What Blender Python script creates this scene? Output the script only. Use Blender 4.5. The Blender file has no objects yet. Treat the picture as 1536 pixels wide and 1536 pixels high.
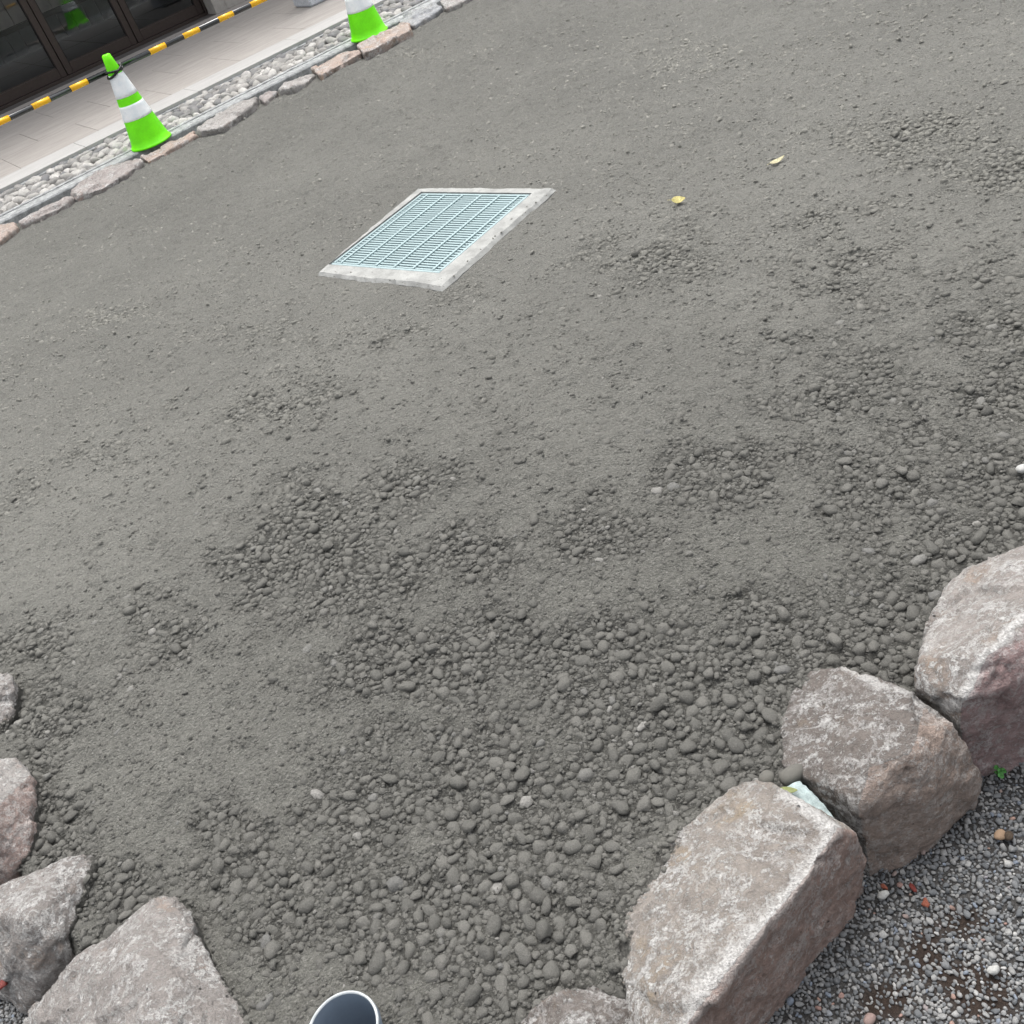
import bpy, bmesh, math, random
import numpy as np
from mathutils import Matrix, Vector

random.seed(7); RNG = np.random.default_rng(11)
S = bpy.context.scene
COL = S.collection

# ------------------------------------------------------------------ camera, sky, sun, exposure
PITCH, ROLL, FPX, CAMH = 0.66488, -0.36484, 1455.8, 1.5
SUN_EL, SUN_AZ = math.radians(68), math.radians(5)     # azimuth measured from +y towards +x
_r = np.array([1., 0, 0]); _u = np.array([0, math.sin(PITCH), math.cos(PITCH)])
FW = np.array([0, math.cos(PITCH), -math.sin(PITCH)])
RT = math.cos(ROLL)*_r + math.sin(ROLL)*_u
UP = -math.sin(ROLL)*_r + math.cos(ROLL)*_u
cam = bpy.data.cameras.new('camera'); camo = bpy.data.objects.new('camera', cam); COL.objects.link(camo)
cam.sensor_width = 36; cam.lens = FPX/1536*36; cam.clip_start = 0.05; cam.clip_end = 2000
camo.matrix_world = Matrix(((RT[0], UP[0], -FW[0], 0), (RT[1], UP[1], -FW[1], 0), (RT[2], UP[2], -FW[2], CAMH), (0, 0, 0, 1)))
S.camera = camo

W = bpy.data.worlds.new('World'); S.world = W; W.use_nodes = True
nt = W.node_tree; nt.nodes.clear()
sky = nt.nodes.new('ShaderNodeTexSky'); sky.sky_type = 'NISHITA'; sky.sun_disc = False
sky.sun_elevation = SUN_EL; sky.sun_rotation = SUN_AZ; sky.air_density = 1.0; sky.dust_density = 6.0; sky.ozone_density = 1.0
hs = nt.nodes.new('ShaderNodeHueSaturation'); hs.inputs['Saturation'].default_value = 0.22
bg = nt.nodes.new('ShaderNodeBackground'); bg.inputs[1].default_value = 0.15
wo = nt.nodes.new('ShaderNodeOutputWorld')
nt.links.new(sky.outputs[0], hs.inputs['Color']); nt.links.new(hs.outputs[0], bg.inputs[0]); nt.links.new(bg.outputs[0], wo.inputs[0])

sl = bpy.data.lights.new('sun', 'SUN'); sl.energy = 0.8; sl.angle = math.radians(35); sl.color = (1, .975, .94)
so = bpy.data.objects.new('sun', sl); COL.objects.link(so)
sd = Vector((math.sin(SUN_AZ)*math.cos(SUN_EL), math.cos(SUN_AZ)*math.cos(SUN_EL), math.sin(SUN_EL)))
so.rotation_euler = sd.to_track_quat('Z', 'Y').to_euler(); so.location = (0, 0, 8)

S.view_settings.view_transform = 'Standard'; S.view_settings.look = 'None'
S.view_settings.gamma = 1; S.view_settings.use_curve_mapping = False
S.view_settings.exposure = 1.06
S.cycles.max_bounces = 4; S.cycles.diffuse_bounces = 3; S.cycles.glossy_bounces = 3

# ------------------------------------------------------------------ frames of reference
YAW = 0.44668; CY, SY = math.cos(YAW), math.sin(YAW)     # the walkway and the building run along this direction
def bf(x, y, z=0.): return np.array([CY*x - SY*y, SY*x + CY*y, z])
def to_bf(x, y): return CY*x + SY*y, -SY*x + CY*y
def pix(px, py, z=0.):
    """world point at height z under a pixel of the 1536 px photograph"""
    d = FW + (px-768)/FPX*RT - (py-768)/FPX*UP
    t = (z-CAMH)/d[2]
    return np.array([0, 0, CAMH]) + t*d
def topix(Pt):
    d = np.asarray(Pt) - np.array([0, 0, CAMH]); w = d@FW
    return 768 + FPX*(d@RT)/w, 768 - FPX*(d@UP)/w, w

# ------------------------------------------------------------------ numpy noise
_perm = np.random.default_rng(3).permutation(256); _perm = np.concatenate([_perm, _perm])
_grad = np.random.default_rng(5).normal(size=(256, 3)); _grad /= np.linalg.norm(_grad, axis=1)[:, None]
def noise3(p):
    p = np.asarray(p, float); i = np.floor(p).astype(int); f = p-i; i &= 255
    u = f*f*f*(f*(f*6-15)+10); out = np.zeros(len(p))
    for dx in (0, 1):
        for dy in (0, 1):
            for dz in (0, 1):
                h = _perm[_perm[_perm[(i[:, 0]+dx) & 255] + ((i[:, 1]+dy) & 255)] + ((i[:, 2]+dz) & 255)]
                g = _grad[h]
                d = g[:, 0]*(f[:, 0]-dx) + g[:, 1]*(f[:, 1]-dy) + g[:, 2]*(f[:, 2]-dz)
                w = (u[:, 0] if dx else 1-u[:, 0])*(u[:, 1] if dy else 1-u[:, 1])*(u[:, 2] if dz else 1-u[:, 2])
                out += w*d
    return out*1.6
def fbm3(p, o=4, gain=.5):
    a, s, t = 1., 0., 0.; q = np.array(p, float)
    for _ in range(o):
        s = s + a*noise3(q); t += a; a *= gain; q = q*2.03 + 17.1
    return s/t
def n2(x, y, f, o=1, seed=0.):
    return fbm3(np.stack([np.ravel(x)*f+seed, np.ravel(y)*f-seed*.7, np.full(np.size(x), seed*1.3+.37)], 1), o).reshape(np.shape(x))
def sstep(a, b, x):
    t = np.clip((x-a)/(b-a), 0, 1); return t*t*(3-2*t)

# ------------------------------------------------------------------ materials
MATS = {}
class NT:
    def __init__(s, name):
        s.m = bpy.data.materials.new(name); s.m.use_nodes = True; s.t = s.m.node_tree; s.t.nodes.clear()
        s.out = s.n('ShaderNodeOutputMaterial'); s.b = s.n('ShaderNodeBsdfPrincipled')
        s.t.links.new(s.b.outputs[0], s.out.inputs[0]); MATS[name] = s.m
        s.co = s.n('ShaderNodeTexCoord')
    def n(s, k): return s.t.nodes.new(k)
    def l(s, a, b): s.t.links.new(a, b)
    def set(s, **k):
        for a, v in k.items():
            s.b.inputs[a.replace('_', ' ')].default_value = v
    def noise(s, scale, detail=4, rough=.55, vec=None, w=0.):
        n = s.n('ShaderNodeTexNoise'); n.inputs['Scale'].default_value = scale; n.inputs['Detail'].default_value = detail
        n.inputs['Roughness'].default_value = rough
        if w: n.inputs['Distortion'].default_value = w
        s.l(vec or s.co.outputs['Object'], n.inputs['Vector']); return n.outputs['Fac']
    def voro(s, scale, out='Distance', vec=None, feature='F1'):
        n = s.n('ShaderNodeTexVoronoi'); n.feature = feature; n.inputs['Scale'].default_value = scale
        s.l(vec or s.co.outputs['Object'], n.inputs['Vector']); return n.outputs[out]
    def ramp(s, fac, *stops):
        r = s.n('ShaderNodeValToRGB'); e = r.color_ramp.elements
        while len(e) < len(stops): e.new(.5)
        for el, (p, c) in zip(e, stops):
            el.position = p; el.color = (*c, 1) if not np.isscalar(c) else (c, c, c, 1)
        s.l(fac, r.inputs[0]); return r.outputs[0]
    def mix(s, fac, a, b, mode='MIX'):
        m = s.n('ShaderNodeMix'); m.data_type = 'RGBA'; m.blend_type = mode
        for i, v in ((0, fac), (6, a), (7, b)):
            if hasattr(v, 'links'): s.l(v, m.inputs[i])
            else: m.inputs[i].default_value = v if i == 0 else (*v, 1)
        return m.outputs[2]
    def math(s, op, a, b=0.):
        m = s.n('ShaderNodeMath'); m.operation = op
        for i, v in ((0, a), (1, b)):
            if hasattr(v, 'links'): s.l(v, m.inputs[i])
            else: m.inputs[i].default_value = v
        return m.outputs[0]
    def attr(s, name, out='Fac'):
        a = s.n('ShaderNodeAttribute'); a.attribute_name = name; return a.outputs[out]
    def color(s, c):
        if hasattr(c, 'links'): s.l(c, s.b.inputs['Base Color'])
        else: s.b.inputs['Base Color'].default_value = (*c, 1)
    def bump(s, h, dist=.002, strength=1.):
        b = s.n('ShaderNodeBump'); b.inputs['Distance'].default_value = dist; b.inputs['Strength'].default_value = strength
        s.l(h, b.inputs['Height']); s.l(b.outputs[0], s.b.inputs['Normal'])

SOIL = (.216, .213, .189); SHADED_SOIL = (.048, .047, .041)  # second colour: soil with crevice and foreground shade painted in
def mat_soil():
    k = NT('silt'); k.set(Roughness=.8, Specular_IOR_Level=.35, Diffuse_Roughness=1.)
    big = k.noise(1.3, 4, .6); fine = k.noise(380, 4, .72); med = k.noise(46, 4, .65)
    shade_mask = k.ramp(k.math('ADD', k.attr('soil_shade'), k.math('MULTIPLY', k.math('SUBTRACT', med, .5), .35)), (.12, 0.), (.85, 1.))
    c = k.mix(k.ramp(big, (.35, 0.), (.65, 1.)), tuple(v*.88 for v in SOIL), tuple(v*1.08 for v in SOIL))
    c = k.mix(shade_mask, c, SHADED_SOIL)  # painted shade darkens the silt here
    c = k.mix(k.ramp(med, (.3, .5), (.5, 0.)), c, k.mix(.5, c, (.09, .088, .08)))
    c = k.mix(k.ramp(fine, (.26, .65), (.5, 0.)), c, (.06, .058, .053)); g2 = k.noise(130, 4, .7)
    c = k.mix(k.ramp(g2, (.3, .55), (.48, 0.)), c, (.07, .068, .06)); c = k.mix(k.ramp(g2, (.54, 0.), (.72, .35)), c, (.40, .39, .36))
    c = k.mix(k.ramp(fine, (.55, 0.), (.78, .4)), c, (.42, .41, .385)); k.color(c)
    h = k.math('ADD', k.math('MULTIPLY', fine, .8), k.math('ADD', k.math('MULTIPLY', med, 2.6), k.math('MULTIPLY', g2, 1.3)))
    h = k.math('SUBTRACT', h, k.math('MULTIPLY', k.voro(170), .8))
    k.bump(h, .006, 1.); return k.m
def mat_pebble(name, ind):
    k = NT(name); k.set(Roughness=.93, Specular_IOR_Level=.14)
    if ind:
        oi = k.n('ShaderNodeObjectInfo'); t = oi.outputs['Random']
    else: t = k.attr('tint')
    c = k.ramp(t, (0., (.064, .063, .056)), (.45, (.093, .091, .081)), (.8, (.115, .112, .100)), (.97, (.135, .131, .118)), (.985, (.145, .145, .14)), (.994, (.19, .187, .175)), (1., (.32, .31, .29)))
    if not ind: c = k.mix(k.attr('far_light'), c, k.mix(.75, k.mix(1., c, (1.9, 1.9, 1.9), 'MULTIPLY'), SOIL))  # stones painted lighter with distance, standing in for the brighter far ground
    g = k.n('ShaderNodeNewGeometry'); pos = g.outputs['Position']
    d = k.noise(140, 4, .65, pos); f = k.noise(600, 3, .7, pos)
    c = k.mix(k.ramp(d, (.35, 0.), (.65, 1.)), k.mix(.45, c, (.085, .083, .076)), c)
    c = k.mix(k.ramp(f, (.3, 0.), (.7, 1.)), k.mix(.45, c, (.07, .07, .064)), k.mix(.2, c, (.38, .37, .35)))
    if not ind: c = k.mix(k.math('MULTIPLY', k.attr('far_light'), .72), c, tuple(v*1.12 for v in SOIL))  # painted lift again, offsets shade on the camera side of far stones
    k.color(c)
    k.bump(k.math('ADD', f, k.math('MULTIPLY', d, 1.5)), .0022, .9); return k.m
def mat_rock(name, base, base2, fresh, white=.5, hue=None):
    k = NT(name); k.set(Roughness=.88, Specular_IOR_Level=.22)
    a = k.noise(7, 6, .66); b = k.noise(38, 6, .7); f = k.noise(260, 5, .72); g = k.noise(90, 5, .7)
    c = k.mix(k.ramp(a, (.36, 0.), (.64, 1.)), base, base2)
    c = k.mix(k.ramp(b, (.34, 0.), (.66, 1.)), k.mix(.42, c, (.13, .12, .11)), c)
    if hue: c = k.mix(k.ramp(k.noise(11, 5, .65), (.56, 0.), (.7, .75)), c, hue)
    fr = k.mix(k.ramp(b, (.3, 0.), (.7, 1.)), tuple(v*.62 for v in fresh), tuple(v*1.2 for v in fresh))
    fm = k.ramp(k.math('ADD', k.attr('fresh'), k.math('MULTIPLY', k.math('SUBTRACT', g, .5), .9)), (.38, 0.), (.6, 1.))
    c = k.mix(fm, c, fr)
    # crusts and scrapes: thin crooked veins and specks
    st = k.n('ShaderNodeMapping'); st.inputs['Scale'].default_value = (1., 1.35, 1.); st.inputs['Rotation'].default_value = (0, 0, .9); k.l(k.co.outputs['Object'], st.inputs[0])
    vein = k.math('ABSOLUTE', k.math('SUBTRACT', k.noise(11, 8, .72, w=.25), .5))
    vm = k.ramp(vein, (.0, 1.), (.012, .9), (.035, 0.))
    patch = k.ramp(k.noise(8, 5, .65), (.42, .1), (.58, 1.))
    blot = k.math('MAXIMUM', k.ramp(k.noise(62, 6, .75, st.outputs[0]), (.53, 0.), (.585, 1.)), k.ramp(k.noise(24, 8, .78), (.55, 0.), (.6, 1.))); patch2 = k.ramp(k.noise(10, 5, .65), (.38, .12), (.55, 1.))
    speck = k.ramp(k.noise(210, 4, .72, st.outputs[0]), (.58, 0.), (.66, .8))
    wm = k.math('MAXIMUM', k.math('MULTIPLY', vm, patch), k.math('MAXIMUM', k.math('MULTIPLY', blot, patch2), k.math('MULTIPLY', speck, k.ramp(g, (.4, .1), (.6, .8)))))
    edge = k.ramp(k.math('ADD', k.attr('edge'), k.math('MULTIPLY', k.math('SUBTRACT', g, .5), 1.6)), (.45, 0.), (.8, 1.))
    wm = k.math('MAXIMUM', wm, k.math('MULTIPLY', edge, .9))
    wm = k.math('MULTIPLY', wm, k.ramp(f, (.3, .45), (.5, 1.)))
    wm = k.math('MULTIPLY', wm, k.math('SUBTRACT', 1.1, k.math('MULTIPLY', fm, .5)))
    c = k.mix(k.math('MULTIPLY', wm, white), c, (.78, .77, .75))
    c = k.mix(k.ramp(f, (.3, 0.), (.7, 1.)), k.mix(.4, c, (.09, .085, .08)), c)
    pit = k.ramp(k.voro(48), (.0, 1.), (.10, 1.), (.14, 0.)); pk = k.ramp(k.noise(30, 1, .5), (.62, 0.), (.66, 1.))
    pm = k.math('MULTIPLY', pit, pk); c = k.mix(k.math('MULTIPLY', pm, .8), c, (.05, .047, .045))
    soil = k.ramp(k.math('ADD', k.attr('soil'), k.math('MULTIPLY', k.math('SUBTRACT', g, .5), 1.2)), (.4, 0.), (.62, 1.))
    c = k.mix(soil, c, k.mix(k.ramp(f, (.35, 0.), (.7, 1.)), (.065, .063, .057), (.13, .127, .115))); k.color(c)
    h = k.math('ADD', k.math('MULTIPLY', b, 2.2), k.math('ADD', f, k.math('MULTIPLY', g, 1.4)))
    h = k.math('SUBTRACT', h, k.math('MULTIPLY', pm, 1.5)); h = k.math('ADD', h, k.math('MULTIPLY', wm, .35))
    k.bump(h, .006, 1.); return k.m
def mat_plain(name, col, rough=.6, spec=.4, var=.12, scale=30, bump=.0006, metal=0.):
    k = NT(name); k.set(Roughness=rough, Specular_IOR_Level=spec, Metallic=metal)
    n = k.noise(scale, 5, .6); f = k.noise(scale*9, 3, .7)
    c = k.mix(k.ramp(n, (.35, 0.), (.65, 1.)), tuple(v*(1-var) for v in col), tuple(min(1., v*(1+var)) for v in col))
    c = k.mix(k.ramp(f, (.3, 0.), (.7, 1.)), k.mix(var*1.5, c, tuple(v*.4 for v in col)), c); k.color(c)
    if bump: k.bump(k.math('ADD', n, f), bump, .8)
    return k.m
def mat_stone_tint(name, stops, tint, rough=.8, scale=90, spec=.25):
    k = NT(name); k.set(Roughness=rough, Specular_IOR_Level=spec)
    t = k.n('ShaderNodeObjectInfo').outputs['Random'] if tint == 'object' else k.attr('tint')
    g = k.n('ShaderNodeNewGeometry'); pos = g.outputs['Position']
    c = k.ramp(t, *stops); d = k.noise(scale, 5, .65, pos); f = k.noise(scale*6, 3, .7, pos)
    c = k.mix(k.ramp(d, (.35, 0.), (.65, 1.)), k.mix(.4, c, (.1, .1, .1)), c)
    c = k.mix(k.ramp(f, (.3, 0.), (.7, 1.)), k.mix(.3, c, (.07, .07, .07)), c); k.color(c)
    k.bump(k.math('ADD', d, f), .0015, .7); return k.m

mat_soil(); mat_pebble('dusty_pebble', True); mat_pebble('dusty_pebble_mass', False)
mat_rock('rock_tan', (.44, .395, .35), (.34, .30, .267), (.42, .30, .255), .8, (.43, .34, .235))
mat_rock('rock_brown', (.245, .212, .19), (.17, .147, .132), (.37, .29, .245), .68, (.28, .215, .16))
mat_rock('rock_mauve', (.47, .43, .40), (.38, .34, .315), (.42, .295, .285), .82, (.39, .29, .215))
mat_rock('rock_grey', (.44, .405, .38), (.35, .32, .30), (.36, .31, .285), .75, (.42, .32, .255))
mat_rock('rock_pale', (.52, .49, .465), (.44, .41, .39), (.40, .31, .28), .85, (.5, .38, .33))
mat_rock('rock_pink', (.52, .455, .43), (.44, .40, .385), (.3, .21, .185), .85, (.5, .34, .28))
mat_rock('rock_peach', (.66, .49, .40), (.56, .47, .42), (.5, .36, .28), .8, (.6, .42, .27))
mat_rock('rock_blue', (.50, .52, .55), (.42, .435, .46), (.36, .33, .32), .8, (.4, .36, .34))
GRAV = ((0., (.10, .107, .115)), (.25, (.165, .173, .18)), (.5, (.22, .224, .226)), (.75, (.28, .28, .275)), (.9, (.34, .338, .33)), (.945, (.48, .475, .46)), (.955, (.17, .2, .25)), (.985, (.26, .3, .36)), (.99, (.38, .26, .2)), (1., (.33, .2, .17)))
mat_stone_tint('gravel_chip', GRAV, 'object'); mat_stone_tint('gravel_chip_mass', GRAV, 'attr')
COB = ((0., (.2, .2, .205)), (.2, (.27, .265, .255)), (.5, (.40, .385, .36)), (.75, (.51, .495, .465)), (1., (.64, .62, .59)))
mat_stone_tint('cobble', COB, 'object', .75, 30); mat_stone_tint('cobble_mass', COB, 'attr', .75, 30)
mat_plain('concrete', (.31, .313, .30), .9, .2, .2, 18, .001)
mat_plain('kerb_concrete', (.40, .41, .41), .92, .2, .4, 26, .004)
mat_plain('galvanised', (.29, .375, .385), .45, .4, .08, 60, 0, .2)
mat_plain('pit_wall', (.10, .10, .10), .95, .1, .2, 10, .001)
k = NT('dark_soil'); k.set(Roughness=.95, Specular_IOR_Level=.1)
_n = k.noise(160, 4, .7); _c = k.mix(k.ramp(k.attr('stain'), (.2, 0.), (.8, 1.)), (.08, .078, .076), (.045, .033, .027)); k.color(k.mix(k.ramp(_n, (.35, 0.), (.65, 1.)), k.mix(.6, _c, (.015, .013, .012)), _c)); k.bump(_n, .006, 1.)
mat_plain('terrain', (.13, .125, .115), .95, .1, .2, 6, .003)
mat_plain('cobble_bed', (.10, .10, .10), .95, .1, .3, 30, .004)
mat_plain('frame_bronze', (.050, .036, .031), .38, .5, .15, 40, 0, .25)
mat_plain('frame_gasket', (.010, .009, .009), .6, .3, .1, 40, 0)
mat_plain('floor_tile', (.085, .092, .10), .45, .4, .12, 9, .0004)
mat_plain('wall_tile_tan', (.55, .47, .43), .6, .3, .12, 9, .0006)
mat_plain('wall_tile_dark', (.075, .085, .092), .5, .4, .12, 9, .0006)
mat_plain('room_dark', (.04, .04, .042), .8, .2, .1, 4, 0)
mat_plain('pier_stone', (.40, .375, .345), .85, .2, .14, 12, .001)
mat_plain('plinth_granite', (.60, .62, .65), .8, .3, .16, 60, .0008)
mat_plain('roof_wood', (.16, .11, .075), .7, .3, .2, 8, .001)
mat_plain('threshold', (.115, .105, .10), .6, .3, .14, 20, .0006)
mat_plain('pole_black', (.014, .016, .018), .22, 1., .2, 30, 0)
mat_plain('pole_yellow', (.95, .50, .012), .22, .5, .05, 30, 0)
mat_plain('pole_cap', (.75, .75, .74), .4, .5, .05, 30, 0)
mat_plain('cone_green', (.19, .96, .0), .5, .35, .10, 9, .0004)
mat_plain('cone_band', (.90, .97, 1.), .4, .5, .09, 16, .0003)
mat_plain('strap_black', (.01, .012, .011), .5, .4, .1, 30, 0)
mat_plain('pipe_grey', (.20, .245, .30), .3, .5, .06, 20, .0002)
mat_plain('pipe_rim', (.47, .50, .51), .55, .4, .2, 60, .0003)
mat_plain('leaf_yellow', (.50, .44, .17), .6, .3, .35, 160, .0004)
mat_plain('leaf_pale', (.50, .46, .29), .6, .3, .3, 160, .0004)
mat_plain('leaf_olive', (.17, .19, .07), .6, .3, .2, 60, .0004)
mat_plain('clover_green', (.07, .24, .05), .55, .35, .25, 90, .0004)
mat_plain('chip_red', (.19, .03, .022), .3, .5, .3, 90, .0008)
mat_plain('chip_orange', (.27, .075, .04), .4, .5, .3, 90, .0008)
mat_plain('twig', (.10, .075, .055), .85, .2, .3, 90, .001)
mat_plain('pale_stone', (.40, .48, .475), .85, .25, .35, 55, .003)
def mat_tile(name, c1, c2):
    k = NT(name); k.set(Roughness=.8, Specular_IOR_Level=.25)
    t = k.n('ShaderNodeObjectInfo').outputs['Random']
    mp = k.n('ShaderNodeMapping'); mp.inputs['Scale'].default_value = (1, 6, 1); k.l(k.co.outputs['Object'], mp.inputs[0])
    ad = k.n('ShaderNodeVectorMath'); ad.operation = 'ADD'; k.l(mp.outputs[0], ad.inputs[0]); cb = k.n('ShaderNodeCombineXYZ'); k.l(k.math('MULTIPLY', t, 40.), cb.inputs[1]); k.l(cb.outputs[0], ad.inputs[1])
    s_ = k.noise(3.2, 6, .65, ad.outputs[0], w=.5); g = k.noise(240, 3, .7)
    c = k.mix(k.ramp(s_, (.32, 0.), (.68, 1.)), c1, c2)
    c = k.mix(k.math('MULTIPLY', t, .3), c, c1)
    c = k.mix(k.ramp(g, (.3, 0.), (.7, 1.)), k.mix(.3, c, tuple(v*.5 for v in c1)), c); k.color(c)
    k.bump(g, .0008, .6); return k.m
mat_tile('paving_field', (.35, .325, .30), (.47, .44, .41)); mat_tile('paving_border', (.42, .415, .40), (.50, .49, .475))
def mat_glass():
    k = NT('door_glass'); k.t.nodes.remove(k.b)
    fr = k.n('ShaderNodeFresnel'); fr.inputs[0].default_value = 1.62
    tr = k.n('ShaderNodeBsdfTransparent'); tr.inputs[0].default_value = (.72, .76, .76, 1)
    gl = k.n('ShaderNodeBsdfGlossy'); gl.inputs['Roughness'].default_value = .015; gl.inputs['Color'].default_value = (.92, .97, 1, 1)
    mx = k.n('ShaderNodeMixShader'); k.l(k.math('MULTIPLY', fr.outputs[0], 1.0), mx.inputs[0]); k.l(tr.outputs[0], mx.inputs[1]); k.l(gl.outputs[0], mx.inputs[2]); k.l(mx.outputs[0], k.out.inputs[0])
mat_glass()

# ------------------------------------------------------------------ object helpers
def obj(name, me, mat=None, parent=None, loc=None, rz=0., kind=None):
    o = bpy.data.objects.new(name, me); COL.objects.link(o)
    if mat and me is not None and not me.materials: me.materials.append(MATS[mat])
    if parent is not None: o.parent = parent
    if loc is not None: o.location = tuple(float(v) for v in loc)
    o.rotation_euler[2] = rz
    if kind: o['kind'] = kind
    return o
def tag(o, label, cat, group=None):
    o['label'] = label; o['category'] = cat
    if group: o['group'] = group
    return o
def empty(name, loc, rz=0.): return obj(name, None, loc=loc, rz=rz)
def mesh(name, v, f, smooth=False):
    me = bpy.data.meshes.new(name); me.from_pydata([tuple(map(float, a)) for a in v], [], f); me.update()
    if smooth: me.polygons.foreach_set('use_smooth', [True]*len(me.polygons))
    return me
def np_mesh(name, V, T, smooth=True, attrs=None):
    """triangle mesh straight from numpy arrays"""
    me = bpy.data.meshes.new(name); V = np.asarray(V, np.float32); T = np.asarray(T, np.int32)
    me.vertices.add(len(V)); me.vertices.foreach_set('co', V.ravel())
    k = T.shape[1]; me.loops.add(T.size); me.loops.foreach_set('vertex_index', T.ravel())
    me.polygons.add(len(T)); me.polygons.foreach_set('loop_start', np.arange(0, T.size, k, dtype=np.int32))
    me.polygons.foreach_set('loop_total', np.full(len(T), k, np.int32))
    me.update(calc_edges=True)
    if smooth: me.polygons.foreach_set('use_smooth', np.ones(len(T), bool))
    for n, a in (attrs or {}).items():
        at = me.attributes.new(n, 'FLOAT', 'POINT'); at.data.foreach_set('value', np.asarray(a, np.float32))
    me.validate(); return me
def bm_mesh(name, bm, smooth=False):
    me = bpy.data.meshes.new(name); bm.to_mesh(me); bm.free()
    if smooth: me.polygons.foreach_set('use_smooth', [True]*len(me.polygons))
    return me
def box(name, sx, sy, sz, bev=.004, c=(0, 0, 0), seg=1):
    bm = bmesh.new(); bmesh.ops.create_cube(bm, size=1)
    for v in bm.verts: v.co = Vector((v.co.x*sx+c[0], v.co.y*sy+c[1], v.co.z*sz+c[2]))
    if bev: bmesh.ops.bevel(bm, geom=bm.edges[:], offset=bev, segments=seg, affect='EDGES', profile=.5)
    return bm_mesh(name, bm)
def lathe(name, prof, seg=40, smooth=True):
    v, f = [], []
    for r, z in prof:
        for i in range(seg):
            a = 2*math.pi*i/seg; v.append((r*math.cos(a), r*math.sin(a), z))
    for j in range(len(prof)-1):
        for i in range(seg):
            k = (i+1) % seg; f.append((j*seg+i, j*seg+k, (j+1)*seg+k, (j+1)*seg+i))
    return mesh(name, v, f, smooth)

# ------------------------------------------------------------------ the yard surface
EDGE = [(3600, 300), (2200, 560), (1760, 720), (1560, 860), (1450, 960), (1330, 1070), (1240, 1150), (1150, 1240), (1050, 1370), (985, 1480), (890, 1580), (700, 1680), (420, 1660), (280, 1560),
        (190, 1480), (110, 1410), (60, 1345), (10, 1260), (-10, 1150), (-30, 1040), (-60, 900), (-130, 700), (-260, 480)]
EW = np.array([pix(*p)[:2] for p in EDGE])
far = [bf(-1.2, 6.62)[:2], bf(9.5, 6.62)[:2], bf(9.5, 1.5)[:2]]
POLY = np.vstack([EW, far])
def sdist(x, y):
    """signed distance to the yard outline, positive inside"""
    x = np.ravel(x); y = np.ravel(y); d = np.full(x.shape, 1e9); ins = np.zeros(x.shape, bool); n = len(POLY)
    for i in range(n):
        a, b = POLY[i], POLY[(i+1) % n]; e = b-a
        t = np.clip(((x-a[0])*e[0] + (y-a[1])*e[1])/(e@e), 0, 1)
        d = np.minimum(d, np.hypot(x-a[0]-t*e[0], y-a[1]-t*e[1]))
        c = ((a[1] > y) != (b[1] > y)) & (x < (b[0]-a[0])*(y-a[1])/(b[1]-a[1]+1e-12)+a[0]); ins ^= c
    return np.where(ins, d, -d)
GRAV_Z = -.155
PATCH = [  # where loose pebbles lie bare in the silt: centre and radii along the photograph, weight
    (470, 830, 130, 90, .95), (600, 720, 110, 50, .6), (700, 820, 70, 30, .6), (270, 940, 90, 50, .45), (60, 960, 70, 40, .55), (230, 840, 50, 50, .4),
    (720, 980, 230, 60, .8), (960, 1000, 160, 70, .9), (1060, 1080, 110, 60, .85), (640, 1160, 150, 60, .6), (560, 1230, 220, 50, .95), (760, 1250, 130, 70, 1.),
    (420, 1290, 200, 40, .7), (720, 1400, 190, 110, .9), (560, 1450, 140, 80, .7), (850, 1480, 110, 70, .9), (400, 1440, 70, 100, .8), (90, 1230, 50, 110, 1.), (170, 1330, 90, 60, 1.),
    (280, 1370, 60, 40, .8), (60, 1060, 60, 70, .8), (1200, 960, 130, 80, .75), (1340, 960, 80, 90, 1.), (1440, 810, 130, 70, .9), (1300, 740, 120, 50, .6), (1500, 720, 70, 60, .7),
    (1120, 715, 110, 40, .65), (920, 790, 90, 35, .5), (1240, 580, 110, 50, .6), (1490, 600, 60, 80, .65), (1440, 460, 110, 70, .45), (1270, 420, 150, 60, .45), (970, 385, 85, 28, .75),
    (1350, 205, 110, 35, .7), (1500, 240, 70, 35, .6), (1270, 330, 90, 40, .5), (1040, 340, 80, 25, .35), (420, 600, 70, 30, .6), (455, 570, 60, 20, .5), (180, 470, 70, 20, .4),
    (400, 500, 60, 20, .45), (600, 500, 60, 15, .4), (690, 450, 35, 18, .45), (150, 690, 80, 25, .3), (30, 750, 60, 25, .4), (700, 620, 80, 30, .3), (1140, 1150, 60, 40, .8), (930, 1180, 100, 60, .55),
    (1030, 90, 110, 25, .3), (600, 80, 40, 12, .3), (1180, 520, 80, 30, .3), (1390, 650, 90, 40, .5)]
_PB = []
for cx, cy, rx, ry, w in PATCH:
    c = pix(cx, cy)[:2]; a = pix(cx+rx, cy)[:2]-c; b = pix(cx, cy+ry)[:2]-c
    _PB.append((c, np.linalg.inv(np.stack([a, b], 1)), w))
def pebbly(x, y):
    x = np.ravel(x); y = np.ravel(y); s = np.zeros(x.shape)
    wx = x+.13*n2(x, y, 3.1, 3, 21.)+.05*n2(x, y, 11., 2, 22.); wy = y+.16*n2(x, y, 2.7, 3, 23.)+.05*n2(x, y, 10., 2, 24.)
    for c, M, w in _PB:
        u = M[0, 0]*(wx-c[0])+M[0, 1]*(wy-c[1]); v = M[1, 0]*(wx-c[0])+M[1, 1]*(wy-c[1])
        s = np.maximum(s, w*np.exp(-.6*(u*u+v*v)))
    n = .75*n2(x, y, 2.4, 4, 3.) + 1.0*n2(x, y, 6.5, 3, 8.) + .5*n2(x, y, 21., 2, 9.)
    return np.clip(s*.98 + n*(.36+.5*s) + .07*sstep(2.2, .9, y) + .02, 0, 1)
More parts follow.
